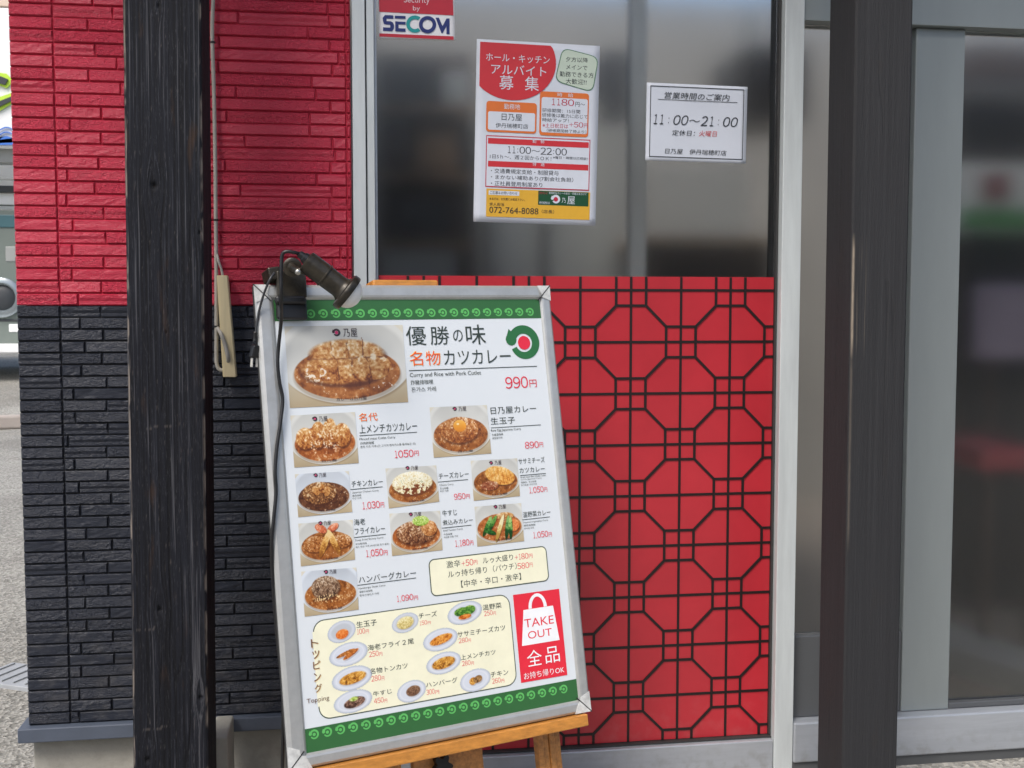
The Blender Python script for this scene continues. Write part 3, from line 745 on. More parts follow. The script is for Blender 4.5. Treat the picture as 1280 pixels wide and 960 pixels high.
def fill_outline(me):
    """triangles of a text outline by the non-zero rule (the curve fill drops parts of dense characters)"""
    n = len(me.vertices); a = np.empty(n * 3, np.float32); me.vertices.foreach_get('co', a); P = a.reshape(-1, 3)[:, :2].astype(np.float64)
    e = np.empty(len(me.edges) * 2, np.int32); me.edges.foreach_get('vertices', e); e = e.reshape(-1, 2)
    nxt = [[] for _ in range(n)]
    for p, q in e: nxt[p].append(q); nxt[q].append(p)
    seen = np.zeros(n, bool); D = []
    for st in range(n):                          # walk each contour in vertex order
        if seen[st] or not nxt[st]: continue
        loop = [st]; seen[st] = True; cur = st; c = [q for q in nxt[st] if q == st + 1] or nxt[st]; cur = c[0]
        while not seen[cur]:
            seen[cur] = True; loop.append(cur); c = [q for q in nxt[cur] if not seen[q]]
            if not c: break
            cur = c[0]
        if len(loop) > 2: D.append(loop)
    out_v = []; out_f = []
    # group the contours into characters by overlapping x ranges
    D.sort(key=lambda l: P[l, 0].min()); groups = []; hi = -1e9
    for l in D:
        if P[l, 0].min() > hi + 1e-4: groups.append([])
        groups[-1].append(l); hi = max(hi, P[l, 0].max())
    for g in groups:
        vs = []; es = []
        for l in g:
            b = len(vs); vs += [Vector(P[i]) for i in l]; k = len(l); es += [(b + i, b + (i + 1) % k) for i in range(k)]
        V, _, F, _, _, _ = mathutils.geometry.delaunay_2d_cdt(vs, es, [], 1, 1e-6)
        if not F: continue
        V = np.array([tuple(v) for v in V]); F = np.array([tuple(f) for f in F if len(f) == 3])
        c = V[F].mean(1); A = np.array([tuple(vs[i]) for i, j in es]); Bq = np.array([tuple(vs[j]) for i, j in es])
        up = (A[None, :, 1] <= c[:, 1, None]) & (Bq[None, :, 1] > c[:, 1, None]); dn = (A[None, :, 1] > c[:, 1, None]) & (Bq[None, :, 1] <= c[:, 1, None])
        cr = (Bq[None, :, 0] - A[None, :, 0]) * (c[:, 1, None] - A[None, :, 1]) - (c[:, 0, None] - A[None, :, 0]) * (Bq[None, :, 1] - A[None, :, 1])
        wn = (up & (cr > 0)).sum(1) - (dn & (cr < 0)).sum(1)
        b = len(out_v); out_v += [(v[0], v[1], 0) for v in V]
        for f, w_ in zip(F, wn):
            if w_ != 0: out_f.append((b + f[0], b + f[1], b + f[2]))
    m2 = bpy.data.meshes.new('lettering'); m2.from_pydata(out_v, [], out_f); return m2
def flush_texts():
    bpy.context.view_layer.update(); dg = bpy.context.evaluated_depsgraph_get()
    joined = {}
    for (o, name, x0, y0, w, h, z, mat, par, join) in TEXTS:
        raw = bpy.data.meshes.new_from_object(o.evaluated_get(dg))
        if len(raw.vertices) == 0: continue
        me = fill_outline(raw); bpy.data.meshes.remove(raw); n = len(me.vertices)
        a = np.empty(n * 3, np.float32); me.vertices.foreach_get('co', a); a = a.reshape(-1, 3)
        mn, mxx = a.min(0), a.max(0)
        a[:, 0] = (a[:, 0] - mn[0]) / max(1e-6, mxx[0] - mn[0]) * w + x0
        a[:, 1] = (a[:, 1] - mn[1]) / max(1e-6, mxx[1] - mn[1]) * h + y0
        a[:, 2] = z
        if join is not None:
            vs_, fs_, *_ = joined.setdefault(join, ([], [], name, mat, par)); k = len(vs_)
            vs_ += [tuple(float(q) for q in p) for p in a]; fs_ += [tuple(k + i for i in f.vertices) for f in me.polygons]
            bpy.data.meshes.remove(me); continue
        me.vertices.foreach_set('co', a.ravel()); me.update(); me.name = name
        local_obj(name, me, mat, par)
    for vs_, fs_, name, mat, par in joined.values():
        local_obj(name, mesh_from(name, vs_, fs_), mat, par)
    for t in TEXTS:
        cu = t[0].data; bpy.data.objects.remove(t[0]); bpy.data.curves.remove(cu)
    TEXTS.clear()
def swirl(cx_, cy_, r, n=26, inner=0.52, gap0=168, gap1=212):
    """open ring with a head at its upper end, and the disc in the middle, as polygons"""
    loops = []
    A = [R(gap1 + (360 - (gap1 - gap0)) * k / n) for k in range(n + 1)]
    for k in range(n):
        t0, t1 = k / n, (k + 1) / n
        ro0, ro1 = [r * min(1.0, 0.86 + 0.3 * t_) for t_ in (t0, t1)]
        ri = r * inner
        loops.append([(cx_ + ri * math.cos(A[k]), cy_ + ri * math.sin(A[k])), (cx_ + ro0 * math.cos(A[k]), cy_ + ro0 * math.sin(A[k])),
                      (cx_ + ro1 * math.cos(A[k + 1]), cy_ + ro1 * math.sin(A[k + 1])), (cx_ + ri * math.cos(A[k + 1]), cy_ + ri * math.sin(A[k + 1]))])
    hx_, hy_ = cx_ - r * 0.78, cy_ + r * 0.20
    loops.append([(hx_ + r * 0.34 * math.cos(R(a)), hy_ + r * 0.34 * math.sin(R(a))) for a in range(0, 360, 30)])
    loops.append([(hx_ - r * .30, hy_ + r * .1), (hx_ - r * .1, hy_ + r * .6), (hx_ + r * .2, hy_ + r * .3)])
    return loops
def disc(cx_, cy_, r, n=24, ry=None): return [(cx_ + r * math.cos(2 * math.pi * k / n), cy_ + (ry or r) * math.sin(2 * math.pi * k / n)) for k in range(n)]

# ---- food pictures: grids of small faces, coloured face by face like the dots of a print
def smooth_noise(W, H, sx, sy, seed, o=3):
    y, x = np.mgrid[0:H, 0:W] / float(max(W, H)); return fbm(x * sx + seed * 3.1, y * sy + seed, seed, o)
def ramp(n, cols):
    n = np.clip(n, 0, 1); k = np.linspace(0, 1, len(cols)); c = np.array(cols, float) / 255
    return np.stack([np.interp(n, k, c[:, i]) for i in range(3)], -1)
NJ = [0]
def digits(fn, t, xl, yt, yb, xr, mat, bold=.03, lay=None, **kw):
    """figures set one by one so that they stand close together like in the print"""
    NJ[0] += 1
    if lay is not None: kw['lay'] = lay
    wd = {' ': .3, ',': .42, ':': .5, '～': 1.5, '1': .78}; tot = sum(wd.get(c, 1.0) for c in t); x = 0.0
    for c in t:
        q = wd.get(c, 1.0); a_, b_ = x / tot, (x + q) / tot; x += q; g_ = .08 / tot; v0, v1 = 0.0, 1.0
        if c == '1': a_ += .14 / tot; b_ -= .1 / tot
        if c == ',': v0, v1 = -.16, .14; a_ += .08 / tot; b_ -= .08 / tot
        if c == ':': v0, v1 = .12, .72; a_ += .14 / tot; b_ -= .14 / tot
        if c == '～': v0, v1 = .36, .58
        if c == '+': v0, v1 = .12, .82
        fn(FW(c), xl, yt, yb, xr, mat, bold, join='d%d' % NJ[0], box=(a_ + g_ / 2, b_ - g_ / 2, v0, v1), **kw)
def FW(t): return ''.join(chr(ord(c) + 0xFEE0) if c.isdigit() or c in '+,:' else c for c in t)
def food(kind, W, H, seed):
    y, x = np.mgrid[0:H, 0:W]; x = (x + .5) / W; y = (y + .5) / H; asp = W / H
    f = 40.0
    n1 = fbm(x * f * .45, y * f * .45 / asp, seed, 4); n2 = fbm(x * f * 1.3, y * f * 1.3 / asp, seed + 40, 3); n3 = fbm(x * 5, y * 5 / asp, seed + 80, 3)
    def C(t): return (t - 0.5) * 2.3 + 0.5
    img = ramp(y * 0.9 + 0.1 * n3, [(226, 222, 205), (214, 206, 184), (186, 166, 130)])
    def put(mask, col):
        m = np.clip(mask, 0, 1)[..., None]; img[:] = img * (1 - m) + col * m
    def ell(cx_, cy_, rx, ry, soft=0.05, rot=0.0):
        dx, dy = x - cx_, (y - cy_); dxx = dx * math.cos(rot) + dy / asp * math.sin(rot); dyy = (-dx * math.sin(rot) + dy / asp * math.cos(rot)) * asp
        return np.clip((1 - np.sqrt((dxx / rx) ** 2 + (dyy / ry) ** 2)) / soft, 0, 1)
    big = kind == 'katsu'
    plate = (214, 222, 230) if kind in ('chicken', 'hamburg') else (216, 217, 211)
    pcx, pcy, prx, pry = .50, .40, .585, .585
    put(ell(pcx + .01, pcy + .025, prx, pry) * 0.5, np.array([120, 95, 60]) / 255)
    put(ell(pcx, pcy, prx, pry, 0.02), np.array(plate) / 255 * 1.04)
    put(ell(pcx, pcy + .01, prx * .93, pry * .92, 0.08), ramp(0.5 + (y - .4) * 1.2, [tuple(c * .93 for c in plate), plate, (238, 238, 233)]))
    ccx, ccy, crx, cry = .5, (.60 if big else .575), (.455 if big else .475), (.33 if big else .35)
    put(ell(ccx, ccy + .035, crx * 1.03, cry * 1.04, 0.05) * .5, np.array([150, 130, 105]) / 255)
    brown = [(84, 42, 16), (148, 84, 34), (180, 112, 54), (208, 150, 92), (240, 220, 190)]
    if kind in ('chicken',): brown = [(45, 24, 14), (92, 52, 30), (120, 74, 44), (170, 122, 84), (230, 215, 195)]
    if kind in ('beef', 'menchi', 'veg'): brown = [(96, 44, 16), (164, 88, 36), (190, 114, 56), (214, 152, 92), (245, 228, 200)]
    put(ell(ccx, ccy, crx, cry, 0.03), ramp(0.42 + (n1 - .5) * .9 + (n2 - .5) * .5, brown))
    put(ell(ccx, ccy + cry * .25, crx * .92, cry * .7, 0.1) * 0.5 * (n3 > .45), ramp(n1 * .6, brown))
    # lumps of rice and sauce shining through
    lum = (n2 > .70) * (n1 > .52); put(lum * ell(ccx, ccy, crx * .97, cry * .95, 0.02) * 0.6, np.array([238, 220, 192]) / 255)
    gold = [(110, 52, 18), (176, 108, 48), (206, 146, 80), (232, 188, 128), (250, 232, 200)]
    def mound(cx_, cy_, rx, ry, cols, soft=.06, rot=0, mix=.5, cut=None, dark=True):
        m = ell(cx_, cy_, rx, ry, soft, rot)
        if dark: put(ell(cx_ + .01, cy_ + ry * .18, rx * 1.04, ry * 1.02, .12, rot) * .55, np.array([64, 28, 12]) / 255)
        h = C(mix * n1 + (1 - mix) * n2) * 0.8 + 0.12 + 0.35 * (cy_ - y) / ry * .6
        put(m, ramp(h, cols))
    def slab(x0, x1, y0, y1, cols, skew=0.0, r=.012):
        xx = x + skew * (y - (y0 + y1) / 2) + 0.035 * (n1 - .5); yy = y + .13 * (n1 - .5) + .3 * (x - (x0 + x1) / 2) ** 2
        d = np.minimum(np.minimum(xx - x0, x1 - xx), np.minimum(yy - y0, y1 - yy) / asp * 1.2); m = np.clip(d / r, 0, 1)
        h = C(.5 * n1 + .5 * n2) * .8 + .16 - 0.45 * np.clip((y - (y0 + y1) / 2) / (y1 - y0) * 2, 0, 1) ** 2
        put(np.clip(d / r + .8, 0, 1) * .55, np.array([84, 38, 16]) / 255); put(m, ramp(h, cols))
    if kind == 'katsu':
        def cut(p0, p1, wd_, k_=.75):
            dx, dy = p1[0] - p0[0], p1[1] - p0[1]; t = np.clip(((x - p0[0]) * dx + (y - p0[1]) * dy) / (dx * dx + dy * dy), 0, 1)
            d_ = np.hypot(x - p0[0] - t * dx + .05 * (n1 - .5), (y - p0[1] - t * dy) / asp + .04 * (n1 - .5)); put(np.clip(1.2 - d_ / wd_, 0, 1) * k_ * (.6 + .8 * n3), np.array([96, 44, 20]) / 255)
        mound(.50, .36, .335, .20, gold, .16, mix=.45); mound(.46, .545, .375, .205, gold, .16, mix=.45); mound(.72, .53, .16, .17, gold, mix=.5, dark=False)
        cut((.17, .41), (.83, .41), .010, .7); cut((.385, .40), (.37, .22), .008); cut((.51, .40), (.50, .17), .008); cut((.635, .40), (.64, .17), .008)
        cut((.405, .43), (.42, .74), .009); cut((.535, .43), (.55, .74), .009); cut((.665, .43), (.70, .72), .009)
        put((n2 > .60) * (n1 > .46) * ell(.26, .58, .15, .14, .3) * .9, np.array([250, 240, 225]) / 255)
        put((n2 > .64) * ell(.78, .77, .15, .05, .4) * .9, np.array([248, 236, 220]) / 255); put(ell(.55, .76, .12, .06, .3) * .5, np.array([96, 48, 22]) / 255)
    elif kind == 'menchi':
        G2 = [(110, 52, 18), (176, 104, 44), (204, 138, 70), (232, 184, 116), (255, 240, 212)]
        for cx_, cy_, rx_, ry_ in ((.20, .46, .15, .22), (.40, .40, .12, .27), (.58, .37, .12, .29), (.77, .43, .14, .24)): mound(cx_, cy_, rx_, ry_, G2, .1, .12, mix=.45)
        put((n2 > .6) * (n1 > .45) * ell(.45, .55, .4, .3, .5) * .8, np.array([250, 232, 205]) / 255)
    elif kind == 'egg':
        mound(.48, .48, .34, .27, [(90, 40, 14), (150, 82, 32), (178, 108, 50), (212, 152, 92), (246, 226, 196)], mix=.4)
        put(ell(.49, .40, .115, .125, .06), ramp(.6 - (y - .36) * 3, [(216, 128, 30), (240, 164, 52), (252, 206, 110)])); put(ell(.46, .36, .03, .025, .5), np.array([255, 240, 190]) / 255)
    elif kind == 'chicken':
        mound(.42, .48, .32, .27, [(60, 34, 20), (110, 66, 36), (150, 98, 54), (196, 146, 90), (240, 220, 185)], mix=.3)
        for (cx_, cy_, ro) in ((.36, .42, .9), (.47, .38, 1.2), (.56, .45, 1.9)): mound(cx_, cy_, .085, .10, gold, rot=ro)
    elif kind == 'cheese':
        mound(.5, .42, .41, .31, [(150, 100, 50), (232, 214, 160), (246, 236, 196), (250, 246, 222), (255, 252, 236)], mix=.2)
        put((n1 < .44) * ell(.52, .62, .42, .18, .3), np.array([128, 66, 34]) / 255); put((n2 > .72) * ell(.5, .4, .3, .2, .3) * .6, np.array([120, 130, 60]) / 255)
    elif kind == 'sasami':
        mound(.60, .42, .33, .24, [(190, 108, 34), (222, 150, 62), (238, 178, 88), (248, 204, 126), (255, 232, 180)], rot=.22, mix=.5)
        for k in range(6): put(np.clip(1 - np.abs(x - (.40 + .085 * k) - .12 * (y - .4)) / .008, 0, 1) * ell(.6, .42, .31, .22, .1, .22) * .5, np.array([150, 84, 30]) / 255)
        mound(.36, .66, .2, .12, [(80, 34, 16), (140, 66, 34), (168, 98, 62), (210, 160, 120), (245, 230, 210)])
    elif kind == 'shrimp':
        mound(.3, .52, .24, .2, brown, mix=.3); mound(.76, .5, .2, .18, brown, mix=.3)
        mound(.40, .16, .12, .10, [(150, 60, 34), (216, 110, 70), (236, 150, 110), (250, 200, 170)], rot=.5); mound(.62, .16, .12, .09, [(150, 60, 34), (216, 110, 70), (236, 150, 110), (250, 200, 170)], rot=-.5)
        mound(.45, .54, .24, .085, [(150, 92, 34), (206, 146, 66), (232, 182, 104), (248, 216, 154)], rot=-1.12); mound(.63, .52, .25, .085, [(150, 92, 34), (206, 146, 66), (232, 182, 104), (248, 216, 154)], rot=1.12)
    elif kind == 'beef':
        mound(.5, .5, .40, .30, [(50, 24, 14), (104, 58, 34), (146, 94, 58), (206, 160, 116), (250, 236, 216)], mix=.4)
        mound(.76, .42, .16, .2, [(120, 60, 26), (190, 120, 60), (226, 170, 110), (250, 220, 180)])
        mound(.60, .22, .17, .13, [(110, 150, 40), (170, 206, 84), (206, 228, 130), (240, 248, 200)], mix=.2, dark=False)
    elif kind == 'veg':
        mound(.78, .55, .15, .17, [(190, 70, 24), (224, 112, 50), (240, 150, 84), (252, 190, 130)]); mound(.62, .3, .2, .1, gold)
        for (cx_, cy_, rx, ro, cc) in ((.24, .52, .20, -1.0, [(24, 66, 18), (70, 130, 48), (150, 190, 110)]), (.34, .48, .19, -.9, [(20, 60, 16), (60, 120, 40), (120, 170, 80)]),
                                    (.30, .68, .12, .3, [(14, 44, 12), (36, 92, 28), (80, 140, 60)]), (.50, .60, .26, -1.15, [(190, 150, 70), (230, 206, 130), (250, 240, 190)]),
                                    (.66, .60, .22, -1.35, [(16, 60, 20), (40, 110, 44), (140, 190, 110)]), (.73, .62, .2, -1.5, [(20, 66, 22), (60, 130, 50), (190, 220, 130)])):
            mound(cx_, cy_, rx, .065, cc, rot=ro)
    elif kind == 'hamburg':
        mound(.42, .40, .27, .27, [(54, 34, 24), (104, 76, 56), (138, 106, 80), (176, 146, 116), (220, 200, 176)], mix=.2)
        put((n2 > .6) * ell(.45, .66, .33, .1, .2), np.array([240, 206, 150]) / 255)
    img = img * (0.94 + 0.12 * smooth_noise(W, H, 3, 3, seed + 5)[..., None])
    return np.clip(img, 0, 1)
def topping(kind, W, H, seed):
    y, x = np.mgrid[0:H, 0:W]; x = (x + .5) / W; y = (y + .5) / H; asp = W / H
    n1 = fbm(x * 14, y * 14 / asp, seed, 3); n2 = fbm(x * 34, y * 34 / asp, seed + 3, 2)
    img = np.zeros((H, W, 3)) + np.array([222, 228, 238]) / 255
    r = np.hypot((x - .5) / .5, (y - .5) / .5)
    def put(mask, col):
        m = np.clip(mask, 0, 1)[..., None]; img[:] = img * (1 - m) + col * m
    def ell(cx_, cy_, rx, ry, soft=.08, rot=0):
        dx, dy = x - cx_, y - cy_; a = dx * math.cos(rot) + dy * math.sin(rot); b = -dx * math.sin(rot) + dy * math.cos(rot)
        return np.clip((1 - np.hypot(a / rx, b / ry)) / soft, 0, 1)
    put(np.clip((r - .86) / .1, 0, 1), np.array([196, 204, 216]) / 255); put(np.clip(1 - np.abs(r - .78) / .05, 0, 1) * .6, np.array([244, 246, 250]) / 255)
    if kind in ('egg', 'cheese'): put(ell(.5, .5, .46, .46, .3) * .6, np.array([186, 192, 196]) / 255)
    h = (n1 * .5 + n2 * .5 - .5) * 2.2 + .5
    G = [(120, 70, 20), (196, 130, 44), (228, 166, 72), (246, 206, 124)]
    items = {'egg': [(.52, .62, .24, .24, 0, [(214, 96, 26), (240, 136, 60), (252, 180, 110)])],
             'cheese': [(.5, .5, .34, .34, 0, [(196, 170, 96), (236, 220, 150), (250, 242, 196)])],
             'shrimp': [(.42, .44, .28, .085, -.45, G[:1] + [(210, 130, 60), (232, 166, 96)]), (.56, .52, .28, .09, -.75, [(140, 70, 20), (206, 120, 50), (236, 160, 90)])],
             'tonkatsu': [(.52, .5, .36, .25, -.25, G)], 'sasami': [(.52, .5, .36, .22, -.35, [(140, 70, 16), (216, 130, 40), (238, 160, 70), (248, 196, 110)])],
             'menchi': [(.5, .5, .36, .28, -.25, G)], 'beef': [(.54, .56, .30, .24, -.4, [(40, 22, 16), (86, 56, 44), (130, 96, 80), (186, 150, 128)])],
             'hamburg': [(.56, .5, .26, .26, 0, [(80, 52, 36), (128, 92, 68), (170, 134, 104)])],
             'chicken': [(.42, .52, .13, .18, 0, G), (.58, .48, .15, .18, .3, [(90, 60, 30), (160, 116, 64), (206, 164, 110)])],
             'veg': [(.4, .42, .22, .2, 0, [(26, 70, 20), (70, 130, 40), (150, 190, 90)]), (.62, .42, .2, .22, 0, [(30, 80, 20), (90, 150, 50), (180, 210, 110)]), (.5, .68, .2, .12, 0, [(180, 80, 20), (232, 136, 50), (250, 180, 100)])]}
    for (cx_, cy_, rx, ry, ro, cc) in items[kind]:
        put(ell(cx_ + .03, cy_ + .07, rx * 1.05, ry, .3, ro) * .4, np.array([140, 130, 130]) / 255)
        put(ell(cx_, cy_, rx, ry, .12, ro), ramp(h - (y - cy_) * .8, cc))
    if kind == 'beef': put(ell(.52, .4, .14, .12, .4), ramp(h, [(120, 160, 50), (190, 214, 100), (230, 240, 170)]))
    return np.clip(img, 0, 1), r <= 1.0
def print_material():
    m, nt, b = NM('colour_print')
    a = nt.nodes.new('ShaderNodeAttribute'); a.attribute_name = 'print'
    nt.links.new(a.outputs['Color'], b.inputs['Base Color']); b.inputs['Roughness'].default_value = 0.3; b.inputs['Coat Weight'].default_value = 0.35; b.inputs['Coat Roughness'].default_value = 0.08
    return m
M_print = print_material()
def print_grid(sh, name, corners, img, z, parent, mask=None):
    """corners in photograph pixels (TL, TR, BR, BL)"""
    H, W = img.shape[:2]; c = [np.array(sh.loc(*p)) for p in corners]
    u = np.linspace(0, 1, W + 1)[None, :, None]; v = np.linspace(0, 1, H + 1)[:, None, None]
    P = (c[0] * (1 - u) + c[1] * u) * (1 - v) + (c[3] * (1 - u) + c[2] * u) * v
    V = np.concatenate([P, np.full((H + 1, W + 1, 1), z)], -1).reshape(-1, 3)
    i, j = np.meshgrid(np.arange(W), np.arange(H)); a = j * (W + 1) + i
    F = np.stack([a, a + W + 1, a + W + 2, a + 1], -1).reshape(-1, 4); Cc = img.reshape(-1, 3)
    if mask is not None: k = mask.reshape(-1); F = F[k]; Cc = Cc[k]
    me = bpy.data.meshes.new(name); me.vertices.add(len(V)); me.vertices.foreach_set('co', V.ravel().astype(np.float32))
    me.loops.add(F.size); me.loops.foreach_set('vertex_index', F.ravel().astype(np.int32))
    me.polygons.add(len(F)); me.polygons.foreach_set('loop_start', (np.arange(len(F)) * 4).astype(np.int32)); me.polygons.foreach_set('loop_total', np.full(len(F), 4, np.int32))
    me.update()
    ca = me.attributes.new('print', 'FLOAT_COLOR', 'FACE')
    L = np.where(Cc <= .04045, Cc / 12.92, ((Cc + .055) / 1.055) ** 2.4) * 0.86
    ca.data.foreach_set('color', np.concatenate([L, np.ones((len(L), 1))], 1).ravel().astype(np.float32))
    return local_obj(name, me, M_print, parent)

# ---------------------------------------------------------------- menu board
cTL, cTR, cBR, cBL = Vector((-0.1572, -0.4751, 1.5001)), Vector((0.438, -0.2684, 1.5047)), Vector((0.4917, -0.4238, 0.6407)), Vector((-0.1034, -0.6305, 0.6362))
ex = ((cTR - cTL) + (cBR - cBL)).normalized(); ey = ((cTL - cBL) + (cTR - cBR)).normalized()
BO = (cBL + cBR) / 2
B = Sheet(BO, ex, ey, None, None)
board = empty('menu_board', mat=B.M())
tag(board, 'leaning silver framed curry menu board with green bands, standing on a wooden easel', 'menu board')
B.root = board
HW, BH = 0.315, 0.8795
# outer edge -HW..HW x 0..BH ; inner edge of the frame from the photograph
iTL, iTR, iBR, iBL = B.loc(345.5, 375), B.loc(676.5, 373.5), B.loc(722.5, 876), B.loc(380.5, 942)
xi0 = (iTL[0] + iBL[0]) / 2; xi1 = (iTR[0] + iBR[0]) / 2; yi1 = (iTL[1] + iTR[1]) / 2; yi0 = (iBR[1] + iBL[1]) / 2
TH = 0.014
def framebar(out0, out1, in1, in0):
    """mitred bar with a raised rounded face: outer edge out0-out1, inner edge in0-in1"""
    prof_ = [(0.0, -TH), (0.0, -0.004), (0.07, -0.0005), (0.22, 0.0022), (0.72, 0.0022), (0.86, 0.0012), (0.95, -0.0012), (1.0, -0.003), (1.0, -TH)]
    vs = []
    for (t, z) in prof_:
        a = Vector(out0).lerp(Vector(in0), t); b_ = Vector(out1).lerp(Vector(in1), t); vs += [(a.x, a.y, z), (b_.x, b_.y, z)]
    n = len(prof_); fs = [(2 * k, 2 * k + 2, 2 * k + 3, 2 * k + 1) for k in range(n - 1)] + [(2 * n - 2, 0, 1, 2 * n - 1)]
    fs += [tuple(2 * k for k in range(n)), tuple(2 * k + 1 for k in range(n))[::-1]]
    bm = bmesh.new(); bv = [bm.verts.new(v) for v in vs]
    for f in fs: bm.faces.new([bv[i] for i in f])
    return local_obj('frame_bar', bm_mesh('frame_bar', bm), M_frame, board)
g = 0.0006
OTL, OTR, OBR, OBL = (-HW + .0035, BH), (HW, BH), (HW, 0), (-HW + .003, 0)
ITL, ITR, IBR, IBL = (xi0, yi1), (xi1, yi1), (xi1, yi0), (xi0, yi0)
def sh2(p, dx, dy): return (p[0] + dx, p[1] + dy)
framebar(sh2(OTL, g, 0), sh2(OTR, -g, 0), sh2(ITR, -g, 0), sh2(ITL, g, 0))
framebar(sh2(OBR, -g, 0), sh2(OBL, g, 0), sh2(IBL, g, 0), sh2(IBR, -g, 0))
framebar(sh2(OBL, 0, g), sh2(OTL, 0, -g), sh2(ITL, 0, -g), sh2(IBL, 0, g))
framebar(sh2(OTR, 0, -g), sh2(OBR, 0, g), sh2(IBR, 0, g), sh2(ITR, 0, -g))
# scuffed corner plates and the black mitre lines
def corner(ox, oy, sx, sy, l1, l2):
    t = 0.026
    a = 0.0032
    for (pts) in ([(ox, oy), (ox + sx * l1, oy), (ox + sx * (l1 - .012), oy + sy * t * .92), (ox + sx * t, oy + sy * t)],
                  [(ox, oy), (ox + sx * t, oy + sy * t), (ox + sx * t * .95, oy + sy * (l2 - .01)), (ox + sx * 0.001, oy + sy * l2)]):
        cc = Vector((sum(p[0] for p in pts) / 4, sum(p[1] for p in pts) / 4))
        pts = [cc.lerp(Vector(p), 0.93) for p in pts]
        bm = bmesh.new(); f0 = [bm.verts.new((p[0], p[1], 0.0023)) for p in pts]; f1 = [bm.verts.new((p[0], p[1], 0.0032)) for p in pts]
        bm.faces.new(f1); bm.faces.new(f0[::-1])
        for k in range(4): bm.faces.new((f0[k], f0[(k + 1) % 4], f1[(k + 1) % 4], f1[k]))
        local_obj('corner_plate', bm_mesh('corner_plate', bm), M_corner, board)
    bm = bmesh.new()
    box_into(bm, (-0.001, 0, 0.0), (0.001, math.hypot(t, t) * 1.22, 0.0036), M=Matrix.Translation((ox, oy, 0.0)) @ Matrix.Rotation(math.atan2(-sx, sy), 4, 'Z'))
    local_obj('mitre_joint', bm_mesh('mitre_joint', bm), M_gasket, board)
corner(-HW, BH, 1, -1, .032, .036); corner(HW, BH, -1, -1, .032, .034); corner(HW, 0, -1, 1, .040, .042); corner(-HW, 0, 1, 1, .046, .046)
bm = bmesh.new(); box_into(bm, (-HW + .002, .002, -TH + .001), (HW - .002, BH - .002, -0.008)); local_obj('back_panel', bm_mesh('back_panel', bm), M_gasket, board)
bm = bmesh.new(); box_into(bm, (xi0 - .004, yi0 - .004, -0.0075), (xi1 + .004, yi1 + .004, -0.0035)); poster = local_obj('poster', bm_mesh('poster', bm), M_poster, board)
B.parent = poster
ZP = -0.0032                                     # printed layers lie just above the poster sheet
def Z(k): return ZP + 0.00022 * k
K_dk = ink('dark_green_grey', (52, 62, 55)); K_red = ink('price_red', (222, 44, 66)); K_or = ink('orange', (236, 88, 34)); K_ye = ink('yellow', (252, 222, 120))
K_gr = ink('band_green', (50, 102, 56)); K_lg = ink('light_green', (96, 184, 98)); K_logo = ink('logo_green', (44, 108, 62)); K_cream = ink('cream', (238, 236, 208))
K_wh = ink('white', (240, 242, 244)); K_tko = ink('take_out_red', (226, 44, 62)); K_bd = ink('box_border', (72, 84, 70)); K_ldk = ink('plate_logo', (60, 46, 50)); K_pk = ink('pink', (200, 60, 110)); K_br = ink('brown', (104, 72, 52)); K_sh = ink('tan', (222, 190, 140))
K_lred = ink('soft_red', (224, 80, 80))
def BT(s, xl, yt, yb, xr, mat=K_dk, bold=0.0, lay=3, **kw): T(B, s, xl, yt, yb, xr, mat, bold + .021, Z(lay), parent=poster, **kw)
# green bands
ytb = B.loc(500, 399.3)[1]; ybb = (B.loc(377.5, 911)[1] + B.loc(720, 850.5)[1]) / 2
flat(B, 'green_band', [[(xi0, ytb), (xi1, ytb), (xi1, yi1), (xi0, yi1)]], Z(1), K_gr, poster)
flat(B, 'green_band', [[(xi0, yi0), (xi1, yi0), (xi1, ybb), (xi0, ybb)]], Z(1), K_gr, poster)
a = B.loc(404.7, 391.5); b = B.loc(663.3, 390); st_ = (b[0] - a[0]) / 18; rsw = st_ * 0.36
lo = []
for k in range(-3, 19):
    cx_, cy_ = a[0] + st_ * k, (a[1] + b[1]) / 2; lo += swirl(cx_, cy_, rsw, 14, 0.62) + [disc(cx_, cy_, rsw * .33, 10)]
flat(B, 'swirl_row', lo, Z(2), K_lg, poster)
a = B.loc(393.3, 918.4); b = B.loc(705.4, 861.7); st_ = (b[0] - a[0]) / 21
lo = []
for k in range(22):
    cx_, cy_ = a[0] + st_ * k, a[1] + (b[1] - a[1]) * k / 21; lo += swirl(cx_, cy_, rsw, 14, 0.62) + [disc(cx_, cy_, rsw * .33, 10)]
flat(B, 'swirl_row', lo, Z(2), K_lg, poster)
# headline
BT('優', 508, 407.5, 431.7, 533, bold=.012); BT('勝', 538.5, 407.5, 431, 562, bold=.012); BT('の', 567, 412, 427, 579, bold=.012); BT('味', 583, 405.6, 430.6, 607.5, bold=.012)
BT('名物', 512.5, 438.7, 457.5, 551.5, K_ye, .06, 3); BT('名物', 512.9, 439.2, 457.1, 551.1, K_or, .018, 4)
BT('カツカレー', 555.5, 438, 456, 639, bold=.008)
linepx(B, 'rule_line', (512, 463), (672, 457.5), .0015, Z(2), K_dk, poster)
BT('Curry and Rice with Pork Cutlet', 513, 466, 472.8, 602, bold=.0); BT('炸豬排咖哩', 514, 475, 481, 542); BT('돈가스 카레', 515, 484, 490, 545.6)
digits(BT, '990', 632, 471, 485.8, 661, K_red, .012); BT('円', 662.5, 474.5, 484, 671.5, K_red, .012)
lc = B.loc(655.5, 428.2); lr = (B.loc(673.6, 428)[0] - lc[0])
flat(B, 'round_logo', swirl(lc[0], lc[1], lr * 1.08, 40, 0.52, 182, 204), Z(2), K_logo, poster)
